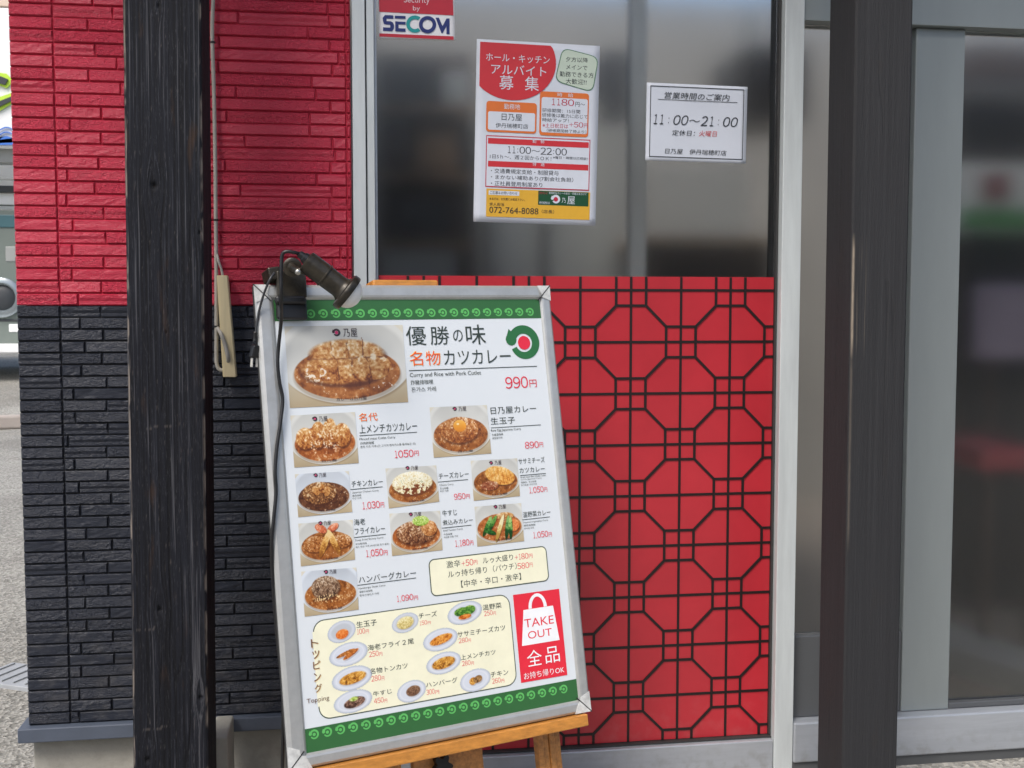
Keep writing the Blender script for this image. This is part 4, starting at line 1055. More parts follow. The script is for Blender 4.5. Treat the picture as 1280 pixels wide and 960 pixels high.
flat(B, 'logo_dot', [disc(lc[0] + lr * .02, lc[1], lr * .42)], Z(3), K_red, poster)
# dish pictures
def plate_logo(cx0, cy0, sc):
    c = B.loc(cx0, cy0); r_ = sc * .0078
    flat(B, 'plate_mark', swirl(c[0], c[1], r_, 14, .5), Z(5), K_ldk, poster); flat(B, 'plate_mark_dot', [disc(c[0], c[1], r_ * .42, 12)], Z(5), K_pk, poster)
    BT('乃屋', cx0 + 8.5 * sc, cy0 - 5 * sc, cy0 + 5.5 * sc, cx0 + 26 * sc, K_ldk, .02, 5)
PH = [('katsu', [(356, 407.6), (503.9, 405.8), (510.9, 502.5), (363, 509.8)], 260, (421, 415.5, 1.0)),
      ('menchi', [(363.4, 519.3), (444.3, 514.8), (449, 578.7), (368.5, 584.3)], 130, (394, 523.5, .6)),
      ('egg', [(537.6, 509), (609.3, 506), (615, 566.7), (543, 572)], 120, (569, 511, .55)),
      ('chicken', [(369, 592.7), (436.6, 588.7), (441, 639.8), (373.4, 646.4)], 120, (395, 594, .5)),
      ('cheese', [(482.4, 585.6), (546, 581.5), (549.8, 627), (486.8, 635.5)], 110, (510, 585, .5)),
      ('sasami', [(589, 575.8), (647.3, 572.7), (650.8, 620), (593, 626)], 110, (614.5, 578.5, .5)),
      ('shrimp', [(373.4, 654.5), (441.6, 649.6), (444.4, 699.5), (376.6, 708)], 120, (401, 654, .5)),
      ('beef', [(487.3, 642), (550.7, 638.3), (554, 687.5), (490.8, 695)], 110, (514, 643, .5)),
      ('veg', [(593.8, 633.4), (652.2, 628.7), (656, 676.3), (597.4, 683.3)], 110, (620, 633.5, .5)),
      ('hamburg', [(377, 714.6), (446, 709.4), (449, 762), (381.5, 771)], 120, (408, 715, .5))]
for i, (k, c, W_, lg) in enumerate(PH):
    img = food(k, W_, int(W_ * .68), 100 + 17 * i)
    o = print_grid(B, 'dish_photo', c, img, Z(2), poster)
    o['label'] = {'katsu': 'large picture of breaded cutlet curry', 'menchi': 'picture of sliced minced cutlet curry', 'egg': 'picture of curry with a raw egg yolk', 'chicken': 'picture of dark chicken curry', 'cheese': 'picture of curry under melted cheese',
                  'sasami': 'picture of golden chicken cutlet curry', 'shrimp': 'picture of curry with two crossed fried shrimps', 'beef': 'picture of beef curry with green onion', 'veg': 'picture of curry with steamed vegetables', 'hamburg': 'picture of hamburger steak curry'}[k]
    plate_logo(*lg)
    x0_, y0_ = (c[3][0] + c[2][0]) / 2, (c[3][1] + c[2][1]) / 2
    s_ = lg[2]
    BT('カレーは日乃屋' if k == 'katsu' else '日乃屋', x0_ - (16 if k == 'katsu' else 6), y0_ - 6.8 * s_ - 2.2, y0_ - 2.6 * s_ - 2.2, x0_ + (22 if k == 'katsu' else 13), K_ldk, .02, 5)
def price(num, xl, yt, yb, xr, ye, mat=K_red, bold=.01):
    digits(BT, num, xl, yt, yb, xr, mat, bold + .022); h = yb - yt; BT('円', xr + .7, yt + h * .22 - (xr - xl) * .08, yb - h * .06 - (xr - xl) * .08, ye, mat, bold)
def dish(lines, rule, smalls):
    for l in lines: BT(*l[:5], bold=.008) if len(l) == 5 else BT(l[0], l[1], l[2], l[3], l[4], l[5], l[6])
    linepx(B, 'rule_line', rule[0], rule[1], .0012, Z(2), K_dk, poster)
    for s_ in smalls: BT(*s_, res=2)
BT('名代', 449, 516.3, 527, 472.5, K_ye, .06, 3); BT('名代', 449.3, 516.6, 526.7, 472.2, K_or, .02, 4)
dish([('上メンチカツカレー', 449.7, 531, 541.5, 522)], ((450, 544.5), (522, 540)), [('Minced meat Cutlet Curry', 450, 547.3, 551.2, 494.7), ('炸肉餅咖喱', 451, 552.4, 555.9, 468), ('멘치 카츠 카레 (간 고기의 멘치까스를 올려놓은 것)', 451, 557.2, 560.8, 520)])
price('1050', 493, 563.3, 572.6, 517.7, 524)
dish([('日乃屋カレー', 614, 509.2, 517.7, 670.8), ('生玉子', 614, 522, 530.8, 644.5)], ((614.5, 534.7), (676.8, 530.8)), [('Raw Egg Japanese Curry', 614.6, 536.5, 540.3, 652), ('生雞蛋咖喱', 615.6, 542, 544.9, 629.7), ('날달걀카레', 616, 546.2, 549, 628.5)])
price('890', 656.7, 552.3, 560.8, 674.4, 679.6)
dish([('チキンカレー', 440, 601.3, 609, 479)], ((438.8, 611.8), (478.8, 608)), [('Japanese Chicken Curry', 441, 614.5, 617.3, 474), ('雞肉咖喱', 441, 618.6, 621, 452), ('치킨 카레', 441, 622, 624.4, 452)])
price('1,030', 453, 627.8, 636.8, 475.6, 480.7)
dish([('チーズカレー', 549, 591.3, 598.8, 586.4)], ((548, 602.5), (585.8, 599.0)), [('Cheese Curry', 550, 605.3, 608.2, 567.5), ('芝士咖喱', 550.5, 609.4, 612, 561), ('치즈 카레', 550.6, 613, 615.3, 561)])
price('950', 568, 617.3, 624.8, 582.6, 588)
dish([('ササミチーズ', 648.7, 573, 580.2, 681.5), ('カツカレー', 650, 585, 591.4, 681.7)], ((651, 594.3), (683, 591)), [('Breast meat fillet Cheese Cutlet', 651.5, 595.3, 597.6, 683), ('Curry, Japanese Curry', 651.7, 598.6, 600.8, 678), ('雞胸肉，芝士咖喱', 652, 602, 604.2, 671), ('닭가슴살 치즈카레', 652.2, 605.4, 607.6, 671.5)])
price('1,050', 661.8, 609, 616.6, 680.3, 684.8)
dish([('海老', 443, 649, 657, 457), ('フライカレー', 444, 660.5, 668.5, 481.7)], ((443, 671.9), (483, 667.4)), [('Deep Fried Shrimp Curry', 444.7, 674.3, 677.2, 480), ('炸大蝦咖喱', 445, 679, 681.3, 459), ('새우 튀김 카레 (왕새우를 튀겨 올림)', 445, 683, 685.6, 487)])
price('1,050', 457.5, 687.8, 696.6, 479.6, 485)
dish([('牛すじ', 553.5, 638, 645.6, 571.8), ('煮込みカレー', 554, 650.3, 656.9, 591.7)], ((553, 660.2), (590, 656.1)), [('Beef Tendon Curry', 555, 662.3, 665, 579), ('牛筋咖喱', 555.3, 667, 669.4, 566), ('쇠심줄 조림 카레', 555.5, 670.6, 673, 573)])
price('1,180', 569, 675.6, 683.6, 587.5, 592.4)
dish([('温野菜カレー', 654.3, 640, 647, 688.8)], ((653.6, 649.7), (688, 645.6)), [('Steamed vegetables Curry', 655, 652.2, 654.6, 686), ('蔬菜咖喱飯', 655.4, 656, 658.4, 670), ('온야채 카레', 655.8, 659.6, 662, 668)])
price('1,050', 666.7, 665.3, 673, 686, 690.5)
dish([('ハンバーグカレー', 448.8, 720.4, 729.4, 520.5)], ((447.4, 731.7), (520.8, 722.6)), [('Hamburger Steak Curry', 449, 734.5, 737.4, 482.5), ('漢堡牛排咖喱', 449.5, 739, 741.4, 466), ('함박스테이크 카레', 450, 743.3, 746, 474)])
price('1,090', 496, 745, 752.6, 517.4, 523)
# option box and topping box
def rbox(pts, r, border, fillm=K_cream, bm_=K_bd, lay=1):
    q = [B.loc(*p) for p in pts]; x0 = (q[0][0] + q[3][0]) / 2; x1 = (q[1][0] + q[2][0]) / 2; y1 = (q[0][1] + q[1][1]) / 2; y0 = (q[2][1] + q[3][1]) / 2
    flat(B, 'box_border', [rrect(x0, y0, x1, y1, r)], Z(lay), bm_, poster); flat(B, 'box_fill', [rrect(x0 + border, y0 + border, x1 - border, y1 - border, r - border)], Z(lay + 1), fillm, poster)
    return x0, y0, x1, y1
rbox([(536, 698.8), (683.8, 682.6), (687.4, 726.9), (539.7, 745.5)], .012, .0021)
BT('激辛', 558.7, 701.5, 710.5, 576, bold=.008); digits(BT, '+50', 577.4, 700.3, 708.3, 592.5, K_red, .01); BT('円', 593, 700.3, 705.8, 597.4, K_red, .01)
BT('ルゥ大盛り', 604, 696.9, 704.8, 642, bold=.008); digits(BT, '+180', 643.8, 693, 700.3, 661.3, K_red, .01); BT('円', 661.8, 692.6, 698, 666.3, K_red, .01)
BT('ルゥ持ち帰り（パウチ）', 560.5, 713.8, 722.6, 646.6, bold=.008); digits(BT, '580', 647.3, 704.3, 711.8, 662.3, K_red, .01); BT('円', 662.8, 703.6, 709, 666.5, K_red, .01)
BT('【中辛・辛口・激辛】', 577, 725.8, 734.8, 652, bold=.008)
tb = rbox([(391.5, 775), (638, 743), (647, 857), (399, 900)], .022, .0019)
ly0, ly1 = B.loc(397, 884)[1], B.loc(392, 790)[1]
flat(B, 'border_gap', [[(tb[0] - .001, ly0), (tb[0] + .006, ly0), (tb[0] + .006, ly1), (tb[0] - .001, ly1)]], Z(3), K_cream, poster)
for ch_, cx_, cy_ in (('ト', 393.3, 804.5), ('ッ', 395, 819), ('ピ', 396, 832), ('ン', 396.8, 847), ('グ', 398, 861)):
    BT(ch_, cx_ - 3.6, cy_ - 4.6, cy_ + 6, cx_ + 5.6, K_sh, .03, 4); BT(ch_, cx_ - 4.2, cy_ - 5.2, cy_ + 5.2, cx_ + 4.8, K_br, .015, 5)
BT('Topping', 384, 874, 881.5, 412, K_br, .0, 4)
TP = [('egg', 427.4, 789.7, 17.5, 13.5, '生玉子', 446, 777.3, 785.2, 471.5, '100', 446.4, 786.6, 793.4, 457, 461.7),
      ('cheese', 507, 778.5, 16.6, 12.2, 'チーズ', 524, 766.5, 773.5, 546.8, '150', 524.7, 776.5, 782, 534.6, 539),
      ('veg', 581.5, 766, 21.5, 14, '温野菜', 604, 756.2, 763.2, 627.4, '250', 605.6, 764.2, 770.4, 616.6, 620.5),
      ('shrimp', 436, 817.8, 24, 14.5, '海老フライ２尾', 460, 806.5, 813.8, 517.7, '250', 461.7, 815, 821.8, 474, 478.5),
      ('sasami', 551, 799.6, 21.5, 13.8, 'ササミチーズカツ', 572.4, 789.8, 797, 632, '280', 573.8, 798.3, 804.4, 585.7, 589.3),
      ('tonkatsu', 440.3, 848, 25, 15, '名物トンカツ', 463, 836, 843.3, 510, '280', 464.5, 845.4, 852.4, 477, 481),
      ('menchi', 555, 828.8, 21.5, 13.5, '上メンチカツ', 576.4, 818.8, 825.3, 620, '280', 578, 826.8, 833, 589, 593),
      ('beef', 441.7, 876.9, 24, 14, '牛すじ', 466.8, 864.7, 871, 490.3, '450', 468, 873.6, 880.2, 480.4, 484.6),
      ('hamburg', 514.9, 864.2, 18, 13.5, 'ハンバーグ', 533, 853.2, 860, 572.4, '300', 533.5, 862.6, 869.2, 544, 549.5),
      ('chicken', 594.8, 850.3, 19, 14, 'チキン', 614, 840.4, 847.2, 636, '260', 615.7, 848.6, 855, 626.6, 631)]
for i, (k, cx_, cy_, rx, ry, s_, a1, a2, a3, a4, pr, b1, b2, b3, b4, b5) in enumerate(TP):
    img, mask = topping(k, 54, 36, 300 + i)
    tl = .17
    cs = [(cx_ + dx * rx, cy_ + dy * ry - dx * rx * tl - (dx * rx * .06)) for dx, dy in ((-1, -1), (1, -1), (1, 1), (-1, 1))]
    print_grid(B, 'topping_picture', cs, img, Z(4), poster, mask)
    BT(s_, a1, a2, a3, a4, bold=.006, lay=4); price(pr, b1, b2, b3, b4, b5, K_lred, .0)
# take out panel
quadpx(B, 'take_out_panel', [(642, 743.8), (699.6, 736), (710, 843.8), (652.3, 853.8)], Z(2), K_tko, poster)
quadpx(B, 'bag_shape', [(655, 762.7), (692, 757), (700.3, 800), (653.3, 807.7)], Z(3), K_wh, poster)
hc = B.loc(673, 759.5); hr = abs(B.loc(684.5, 759)[0] - hc[0])
lo = []
for k in range(16):
    a0, a1 = math.pi * k / 16, math.pi * (k + 1) / 16
    lo.append([(hc[0] + hr * math.cos(a0), hc[1] + hr * 1.35 * math.sin(a0)), (hc[0] + hr * math.cos(a1), hc[1] + hr * 1.35 * math.sin(a1)),
               (hc[0] + hr * .66 * math.cos(a1), hc[1] + hr * 1.05 * math.sin(a1)), (hc[0] + hr * .66 * math.cos(a0), hc[1] + hr * 1.05 * math.sin(a0))])
flat(B, 'bag_handle', lo, Z(3), K_wh, poster)
BT('TAKE', 656, 774.4, 785, 692.7, K_tko, .03, 4); BT('OUT', 660.6, 789.6, 799.2, 690.5, K_tko, .03, 4)
BT('全', 659.6, 813.8, 834, 677.8, K_wh, .025, 4); BT('品', 682.4, 809.7, 830, 700, K_wh, .03, 4); BT('お持ち帰りOK', 655.6, 841.4, 850, 706, K_wh, .012, 4)

# ---------------------------------------------------------------- papers on the window glass
def paper_sheet(name, TLp, TRp, height, label, cat, Yp, mat=M_paper, zc=0.0009):
    a = at(*TLp, Yp); b_ = at(*TRp, Yp); exx = (b_ - a).normalized(); eyy = Vector((0, -1, 0)).cross(exx)
    W_ = (b_ - a).length; O = a - eyy * height
    sh = Sheet(O, exx, eyy, None, None); root = empty(name, mat=sh.M()); tag(root, label, cat); sh.root = root
    # slightly wavy sheet
    nx_, ny_ = 16, 22; vs = []; rr = random.Random(len(name))
    for j in range(ny_ + 1):
        for i in range(nx_ + 1):
            u, v = i / nx_, j / ny_; vs.append((W_ * u, height * v, 0.00035 * math.sin(u * 9 + v * 4) * math.sin(v * 7)))
    fs = [(j * (nx_ + 1) + i, j * (nx_ + 1) + i + 1, (j + 1) * (nx_ + 1) + i + 1, (j + 1) * (nx_ + 1) + i) for j in range(ny_) for i in range(nx_)]
    n0 = len(vs); vs2 = [(x, y, -0.0012) for (x, y, z) in vs]
    me = mesh_from('paper', vs, fs, True); me2 = me
    bm = bmesh.new(); bm.from_mesh(me); r = bmesh.ops.extrude_face_region(bm, geom=bm.faces[:])
    for v in [e for e in r['geom'] if isinstance(e, bmesh.types.BMVert)]: v.co.z = -0.0013
    me = bm_mesh('paper', bm, False)
    sh.parent = local_obj('paper', me, mat, root); sh.W = W_; sh.H = height
    return sh
def PZ(k): return 0.0008 + 0.0003 * k
YPAP = 0.0040
hgt = at(597, 48.5).z - at(597, 277.5).z
Pq = paper_sheet('hiring_poster', (596, 48.5), (750, 57.5), hgt, 'tall hiring poster with red circle and yellow base taped to the window glass', 'poster', YPAP)
W0, H0_ = Pq.W, Pq.H
def PT(s, xl, yt, yb, xr, mat, bold=0.0, lay=2, **kw): T(Pq, s, xl, yt, yb, xr, mat, bold + .016, PZ(lay), parent=Pq.parent, **kw)
K_prd = ink('poster_red', (196, 46, 54)); K_por = ink('poster_orange', (214, 112, 48)); K_pgn = ink('pale_green', (190, 204, 188)); K_pgb = ink('poster_green', (84, 124, 96)); K_pye = ink('poster_yellow', (214, 166, 52)); K_pdg = ink('deep_green', (22, 74, 44)); K_blk = ink('black', (38, 42, 46)); K_cr = ink('crimson', (182, 34, 62)); K_pw = ink('paper_white', (206, 212, 222))
# red circle cut by the paper's margins
c0 = Pq.loc(640.5, 77); rx = Pq.loc(695, 77)[0] - c0[0]; ry = c0[1] - Pq.loc(640.5, 125.5)[1]
x_l = Pq.loc(599.6, 80)[0]; y_t = Pq.loc(640, 54.5)[1]
pts = [(max(x_l, c0[0] + rx * math.cos(2 * math.pi * k / 60)), min(y_t, c0[1] + ry * math.sin(2 * math.pi * k / 60))) for k in range(60)]
flat(Pq, 'red_circle', [pts + []], PZ(1), K_prd, Pq.parent)
PT('ホール・キッチン', 607.4, 66.3, 76, 687, K_pw, .015); PT('アルバイト', 613.7, 79.8, 92, 682.7, K_pw, .02); PT('募', 624, 94, 111.7, 641.8, K_pw, .03); PT('集', 656, 95.5, 113.2, 673.6, K_pw, .03)
def shrink(pts, k):
    c = Vector((sum(p[0] for p in pts) / len(pts), sum(p[1] for p in pts) / len(pts))); return [c + (Vector(p) - c) * k for p in pts]
def round_poly(pts, f=.22, n=5):
    out = []; m_ = len(pts)
    for i in range(m_):
        p0, p1, p2 = Vector(pts[i - 1]), Vector(pts[i]), Vector(pts[(i + 1) % m_]); a = p1.lerp(p0, f); b = p1.lerp(p2, f)
        for k in range(n + 1):
            t = k / n; out.append((1 - t) ** 2 * a + 2 * t * (1 - t) * p1 + t * t * b)
    return out
gq = round_poly([Pq.loc(*p) for p in ((703, 59.5), (748.5, 71.5), (741, 116), (693, 101.5))])
flat(Pq, 'box_border', [gq], PZ(1), K_pgb, Pq.parent); flat(Pq, 'box_fill', [shrink(gq, .955)], PZ(2), K_pgn, Pq.parent)
PT('夕方以降', 707, 71, 77.2, 734.7, K_blk, .01, 3); PT('メインで', 707.5, 80.8, 86.6, 734, K_blk, .01, 3); PT('勤務できる方', 699.5, 89, 95.6, 741.7, K_blk, .01, 3); PT('大歓迎!!', 707, 98.2, 104.8, 733, K_blk, .01, 3)
def pbox(x0, y0, x1, y1, mat, lay, r=0.0, name='print_box'):
    a = Pq.loc(x0, y0); b_ = Pq.loc(x1, y1 + 0.0); 
    b_ = (Pq.lx(x1, a[1]), Pq.loc(x0, y1)[1]); a = (Pq.lx(x0, a[1]), a[1])
    return flat(Pq, name, [rrect(a[0], b_[1], b_[0], a[1], r) if r > 0 else [(a[0], b_[1]), (b_[0], b_[1]), (b_[0], a[1]), a]], PZ(lay), mat, Pq.parent)
pbox(608, 126, 671, 164.5, K_por, 1, .007); pbox(610.2, 139, 668.8, 162, K_pw, 2, .004)
PT('勤務地', 630, 129.5, 136.3, 650, K_pw, .01); PT('日乃屋', 627, 142, 150.4, 652.4, K_blk, .008, 3); PT('伊丹瑞穂町店', 619.4, 153.6, 159.5, 660, K_blk, .0, 3)
pbox(675, 114, 736.3, 169, K_por, 1, .007); pbox(677, 121.3, 734.6, 165.3, K_pw, 2, .005)
PT('時　給', 696.7, 115.8, 120.8, 716.4, K_pw, .01); digits(PT, '1180', 688.3, 123.2, 131.4, 717.8, K_cr, .03, 3); PT('円～', 719, 127.6, 133.4, 731, K_blk, .0, 3)
PT('研修期間：15日間', 677.7, 135.2, 140, 725, K_blk, .0, 3); PT('研修後は能力に応じて', 677.5, 141.1, 146.1, 734.3, K_blk, .0, 3); PT('時給アップ！', 677.7, 147.4, 151.9, 710.8, K_blk, .0, 3)
PT('※土日祝日は', 678, 153.8, 159.4, 710, K_cr, .005, 3); digits(PT, '+50', 710.8, 152.3, 159, 729, K_cr, .02, 3); PT('円', 729.8, 154.6, 160.2, 734.5, K_cr, .0, 3); PT('（研修期間終了時より）', 683.4, 160.9, 165, 732.6, K_blk, .0, 3)
pbox(607.8, 168.9, 737.8, 233.6, K_cr, 1); pbox(608.8, 170.3, 736.8, 232.4, K_pw, 2)
pbox(610, 172.4, 735.8, 179.6, K_prd, 3); pbox(610, 201, 735.3, 208.2, K_prd, 3)
PT('勤　務', 665.5, 173.2, 178.8, 680.5, K_pw, .01, 4); PT('待　遇', 665.5, 202, 207.5, 680.5, K_pw, .01, 4)
digits(PT, '11:00～22:00', 633.4, 182.6, 191.4, 708.7, K_blk, .03, lay=3); PT('1日5ｈ～、週２回からＯＫ！', 612.3, 192.8, 198, 689, K_blk, .0, 3); PT('※曜日・時間は応相談！', 691, 195, 198.6, 734.7, K_blk, .0, 3)
PT('・交通費規定支給・制服貸与', 613.5, 210.3, 216.3, 697.9, K_blk, .0, 3); PT('・まかない補助あり(7割会社負担）', 613.5, 218.2, 224.6, 716.4, K_blk, .0, 3); PT('・正社員登用制度あり', 613.5, 226, 232, 677.7, K_blk, .0, 3)
pbox(608, 235.6, 737.5, 270.6, K_pye, 1); pbox(610.7, 238, 649, 243.4, K_pw, 2)
PT('ご応募＆お問い合わせ', 612.5, 238.7, 242.6, 646.5, K_blk, .0, 3, res=2); PT('★まずは、お気軽にお電話下さい。', 611.6, 246.6, 250, 656, K_blk, .0, 3, res=2); PT('求人担当', 611.6, 253, 257, 630, K_blk, .0, 3)
PT('072-764-8088', 611.6, 258.3, 266, 672.8, K_blk, .008, 3); PT('（店長）', 677, 262, 266.6, 692.5, K_blk, .0, 3)
pbox(672.8, 238.4, 735.6, 256, K_pdg, 2)
c_ = Pq.loc(694.6, 249.2); r_ = .0105
flat(Pq, 'logo_ring', swirl(c_[0], c_[1], r_, 20, .5), PZ(3), K_pw, Pq.parent); flat(Pq, 'logo_dot', [disc(c_[0], c_[1], r_ * .5)], PZ(4), K_cr, Pq.parent)
PT('乃', 702, 247.5, 253.6, 707, K_pw, .02, 3); PT('屋', 709, 245.4, 255.2, 718.6, K_pw, .02, 3); PT('名物カツカレーは', 674, 239.6, 242.8, 684, K_cr, .0, 3, res=2); PT('家庭的なカレーのまま・手間ひまかけて', 686, 239.6, 242.6, 733, K_pw, .0, 3, res=2)
PT('伊丹瑞穂町店', 674, 251.7, 255, 687, K_pw, .0, 3, res=2)
hn = at(809, 103.5).z - at(809, 201).z
N = paper_sheet('opening_hours_notice', (808.6, 103), (934.5, 108.6), hn, 'white landscape notice with opening hours taped to the window right of the poster', 'notice', YPAP)
def NT(s, xl, yt, yb, xr, mat, bold=0.0, **kw): T(N, s, xl, yt, yb, xr, mat, bold + .014, PZ(2), parent=N.parent, **kw)
tN = .0018; mg = .0085
for (x0, y0, x1, y1) in ((mg, N.H - mg, N.W - mg, N.H - mg + tN), (mg, mg, N.W - mg, mg + tN), (mg, mg, mg + tN, N.H - mg), (N.W - mg - tN, mg, N.W - mg, N.H - mg)):
    flat(N, 'border_line', [[(x0, y0), (x1, y0), (x1, y1), (x0, y1)]], PZ(1) + (0 if x1 - x0 > .01 else .0002), K_blk, N.parent)
NT('営業時間のご案内', 830.6, 114.8, 123.2, 912, K_blk, .0, shear=.15); linepx(N, 'rule_line', (822.5, 124.2), (921.5, 127.6), .0012, PZ(2), K_blk, N.parent)
digits(NT, '11 : 00～21 : 00', 815, 142.6, 155, 922.5, K_blk, .03, shear=.22); NT('定休日：', 839.8, 162.3, 169.2, 868.5, K_blk, .0, shear=.1); NT('火曜日', 873.5, 163.3, 170.3, 896, ink('notice_red', (196, 60, 60)), .0, shear=.1)
NT('日乃屋　伊丹瑞穂町店', 831, 185.5, 192, 908, K_blk, .0, shear=.1)
# security sticker
Sk = paper_sheet('security_sticker', (471.9, -50), (567.0, -47), at(472, -50).z - at(472, 48).z, 'red and white security company sticker at the top left corner of the window', 'sticker', YPAP, ink('sticker_white', (232, 232, 234)))
K_sr = ink('sticker_red', (188, 34, 52)); K_nv = ink('navy', (28, 44, 110)); K_tl = ink('teal', (22, 150, 150)); K_sw = ink('sticker_text', (226, 200, 204))
def sloc(px, py): return Sk.loc(px, py)
flat(Sk, 'red_field', [[sloc(474, 14.8), sloc(566.8, 19.4), sloc(564.5, -44), sloc(472.2, -47.5)]], PZ(1), K_sr, Sk.parent)
flat(Sk, 'red_stripe', [[sloc(474.2, 41.8), sloc(566.9, 45.6), sloc(567, 50), sloc(474.2, 45.8)]], PZ(1), K_sr, Sk.parent)
def ST(s, xl, yt, yb, xr, mat, bold=0.0, **kw): T(Sk, s, xl, yt, yb, xr, mat, bold, PZ(2), parent=Sk.parent, **kw)
ST('Security', 504.8, -4.5, 5.6, 537, K_sw, .0); ST('by', 516.2, 7.4, 15, 525, K_sw, .0)
def zs(x, y): return sloc(440 + x / 8.0, y / 8.0)
nv = []
nv += [[zs(330, 152), zs(413, 155), zs(413, 190), zs(345, 188), zs(345, 215), zs(310, 213), zs(306, 180)], [zs(310, 213), zs(385, 213), zs(408, 225), zs(420, 250), zs(385, 250), zs(345, 248), zs(318, 240)],
       [zs(382, 250), zs(420, 250), zs(418, 290), zs(400, 315), zs(382, 290)], [zs(310, 275), zs(395, 277), zs(402, 314), zs(310, 310)]]
nv += [[zs(428, 158), zs(535, 162), zs(535, 190), zs(428, 187)], [zs(432, 215), zs(535, 220), zs(535, 248), zs(432, 244)], [zs(432, 282), zs(535, 286), zs(535, 320), zs(432, 315)], [zs(432, 244.5), zs(465, 246), zs(465, 283), zs(432, 281.5)]]
nv += [[zs(835, 178), zs(868, 178), zs(905, 262), zs(905, 335), zs(893, 332)], [zs(975, 186), zs(945, 186), zs(905, 262), zs(905, 335), zs(975, 205)], [zs(944, 262), zs(975, 205), zs(975, 344), zs(944, 342)]]
flat(Sk, 'sticker_letter', nv[:4], PZ(2), K_nv, Sk.parent); flat(Sk, 'sticker_letter', nv[4:8], PZ(2), K_nv, Sk.parent); flat(Sk, 'sticker_letter', nv[8:], PZ(2), K_nv, Sk.parent)
def ringpoly(cx_, cy_, ro, ri, a0, a1, n=28):
    out = []
    for k in range(n):
        p, q = R(a0 + (a1 - a0) * k / n), R(a0 + (a1 - a0) * (k + 1) / n)
        out.append([zs(cx_ + ri * math.cos(p), cy_ - ri * math.sin(p)), zs(cx_ + ro * math.cos(p), cy_ - ro * math.sin(p)), zs(cx_ + ro * math.cos(q), cy_ - ro * math.sin(q)), zs(cx_ + ri * math.cos(q), cy_ - ri * math.sin(q))])
    return out
flat(Sk, 'sticker_letter', ringpoly(628, 242, 86, 50, 50, 310), PZ(2), K_tl, Sk.parent); flat(Sk, 'sticker_letter', ringpoly(755, 248, 86, 50, 0, 360), PZ(3), K_nv, Sk.parent)
flush_texts()

# ---------------------------------------------------------------- easel
eas = empty('wooden_easel', mat=Matrix.Translation(Vector((BO.x, BO.y + .1, GZ))))
tag(eas, 'varnished orange pine easel holding up the menu board', 'easel')
BM = B.M()
def ebox(name, lo, hi, mat, bevel=.002, rot=None, seg=2):
    M_ = BM if rot is None else BM @ rot
    return box(name, lo, hi, mat, eas, bevel, M_, True, seg)
l0 = B.loc(384, 962)[0]; l1 = B.loc(731.5, 898)[0]
ebox('ledge', (l0, -0.0245, -0.045), (l1, -0.0015, 0.012), M_pine, .0018)
ebox('ledge_rail', (l0 + .03, -0.0235, -0.0610), (l1 - .03, 0.012, -0.0455), M_pine, .002)
def down(px_l, px_r, py, zl, name, zt, length, mat, grooved=0, zoff=-.05, top=.0):
    """upright seen between two columns of the photograph at row py; zoff is its depth behind the board's face"""
    P0 = Sheet(B.O + B.n * zoff, B.ex, B.ey, None, None); a = P0.loc(px_l, py)[0]; b_ = P0.loc(px_r, py)[0]
    if not grooved:
        return ebox(name, (a, -length, zoff - zt), (b_, top, zoff), mat, .002)
    bm = bmesh.new(); n = 4; w_ = (b_ - a) / n
    for k in range(n): box_into(bm, (a + w_ * k - .0002, -length, zoff - zt), (a + w_ * (k + 1) + .0002, top, zoff - .0028 * (k % 2)), .0028, 2, BM)
    return link(name, bm_mesh(name, bm), mat, eas)
LEN = (BO.z - GZ) / B.ey.z
down(671, 700, 912, 0, 'leg', .022, LEN - .035, M_pinev, 1, -.063, .82)
down(467, 500, 955, 0, 'leg', .022, LEN - .035, M_pinev, 1, -.063, .82)
down(515.5, 603.5, 940, 0, 'centre_board', .018, .20, M_pinev, 0, -.0615, -.012)
down(545, 575, 940, 0, 'mast', .02, .10, M_pinev, 0, -.0865, .90)
# head of the easel showing above the board
PH_ = Sheet(B.O + B.n * -.03, B.ex, B.ey, None, None)
a = PH_.loc(466, 352); b = PH_.loc(548, 352)
ebox('head_block', (a[0], BH - .03, -.075), (b[0], BH + .0175, -.030), M_pine, .004)
# star knob
kp = B.loc(566, 957)
kx, ky = kp[0] , kp[1] - .008
bm = bmesh.new(); nb_ = 40; vs = []
for zz_ in (-.0605, -.046):
    for k in range(nb_):
        a = 2 * math.pi * k / nb_; r_ = .017 + .0045 * math.cos(5 * a + 1.2); vs.append(bm.verts.new((kx + r_ * math.cos(a), ky + r_ * math.sin(a), zz_)))
bm.faces.new(vs[:nb_][::-1]); bm.faces.new(vs[nb_:])
for k in range(nb_): bm.faces.new((vs[k], vs[(k + 1) % nb_], vs[nb_ + (k + 1) % nb_], vs[nb_ + k]))
bmesh.ops.transform(bm, matrix=BM, verts=bm.verts[:]); link('star_knob', bm_mesh('star_knob', bm), M_blackrub, eas)
# rear leg down to the ground
hp = BM @ Vector((0.0, .62, -.11)); fp = Vector((hp.x - .02, hp.y + .16, GZ)); fp.y = min(fp.y, -0.06)
ax = (fp - hp); Lr = ax.length; rotm = ax.to_track_quat('Z', 'Y').to_matrix().to_4x4()
box('rear_leg', (-.018, -.009, 0), (.018, .009, Lr - .012), M_pinev, eas, .002, Matrix.Translation(hp) @ rotm)

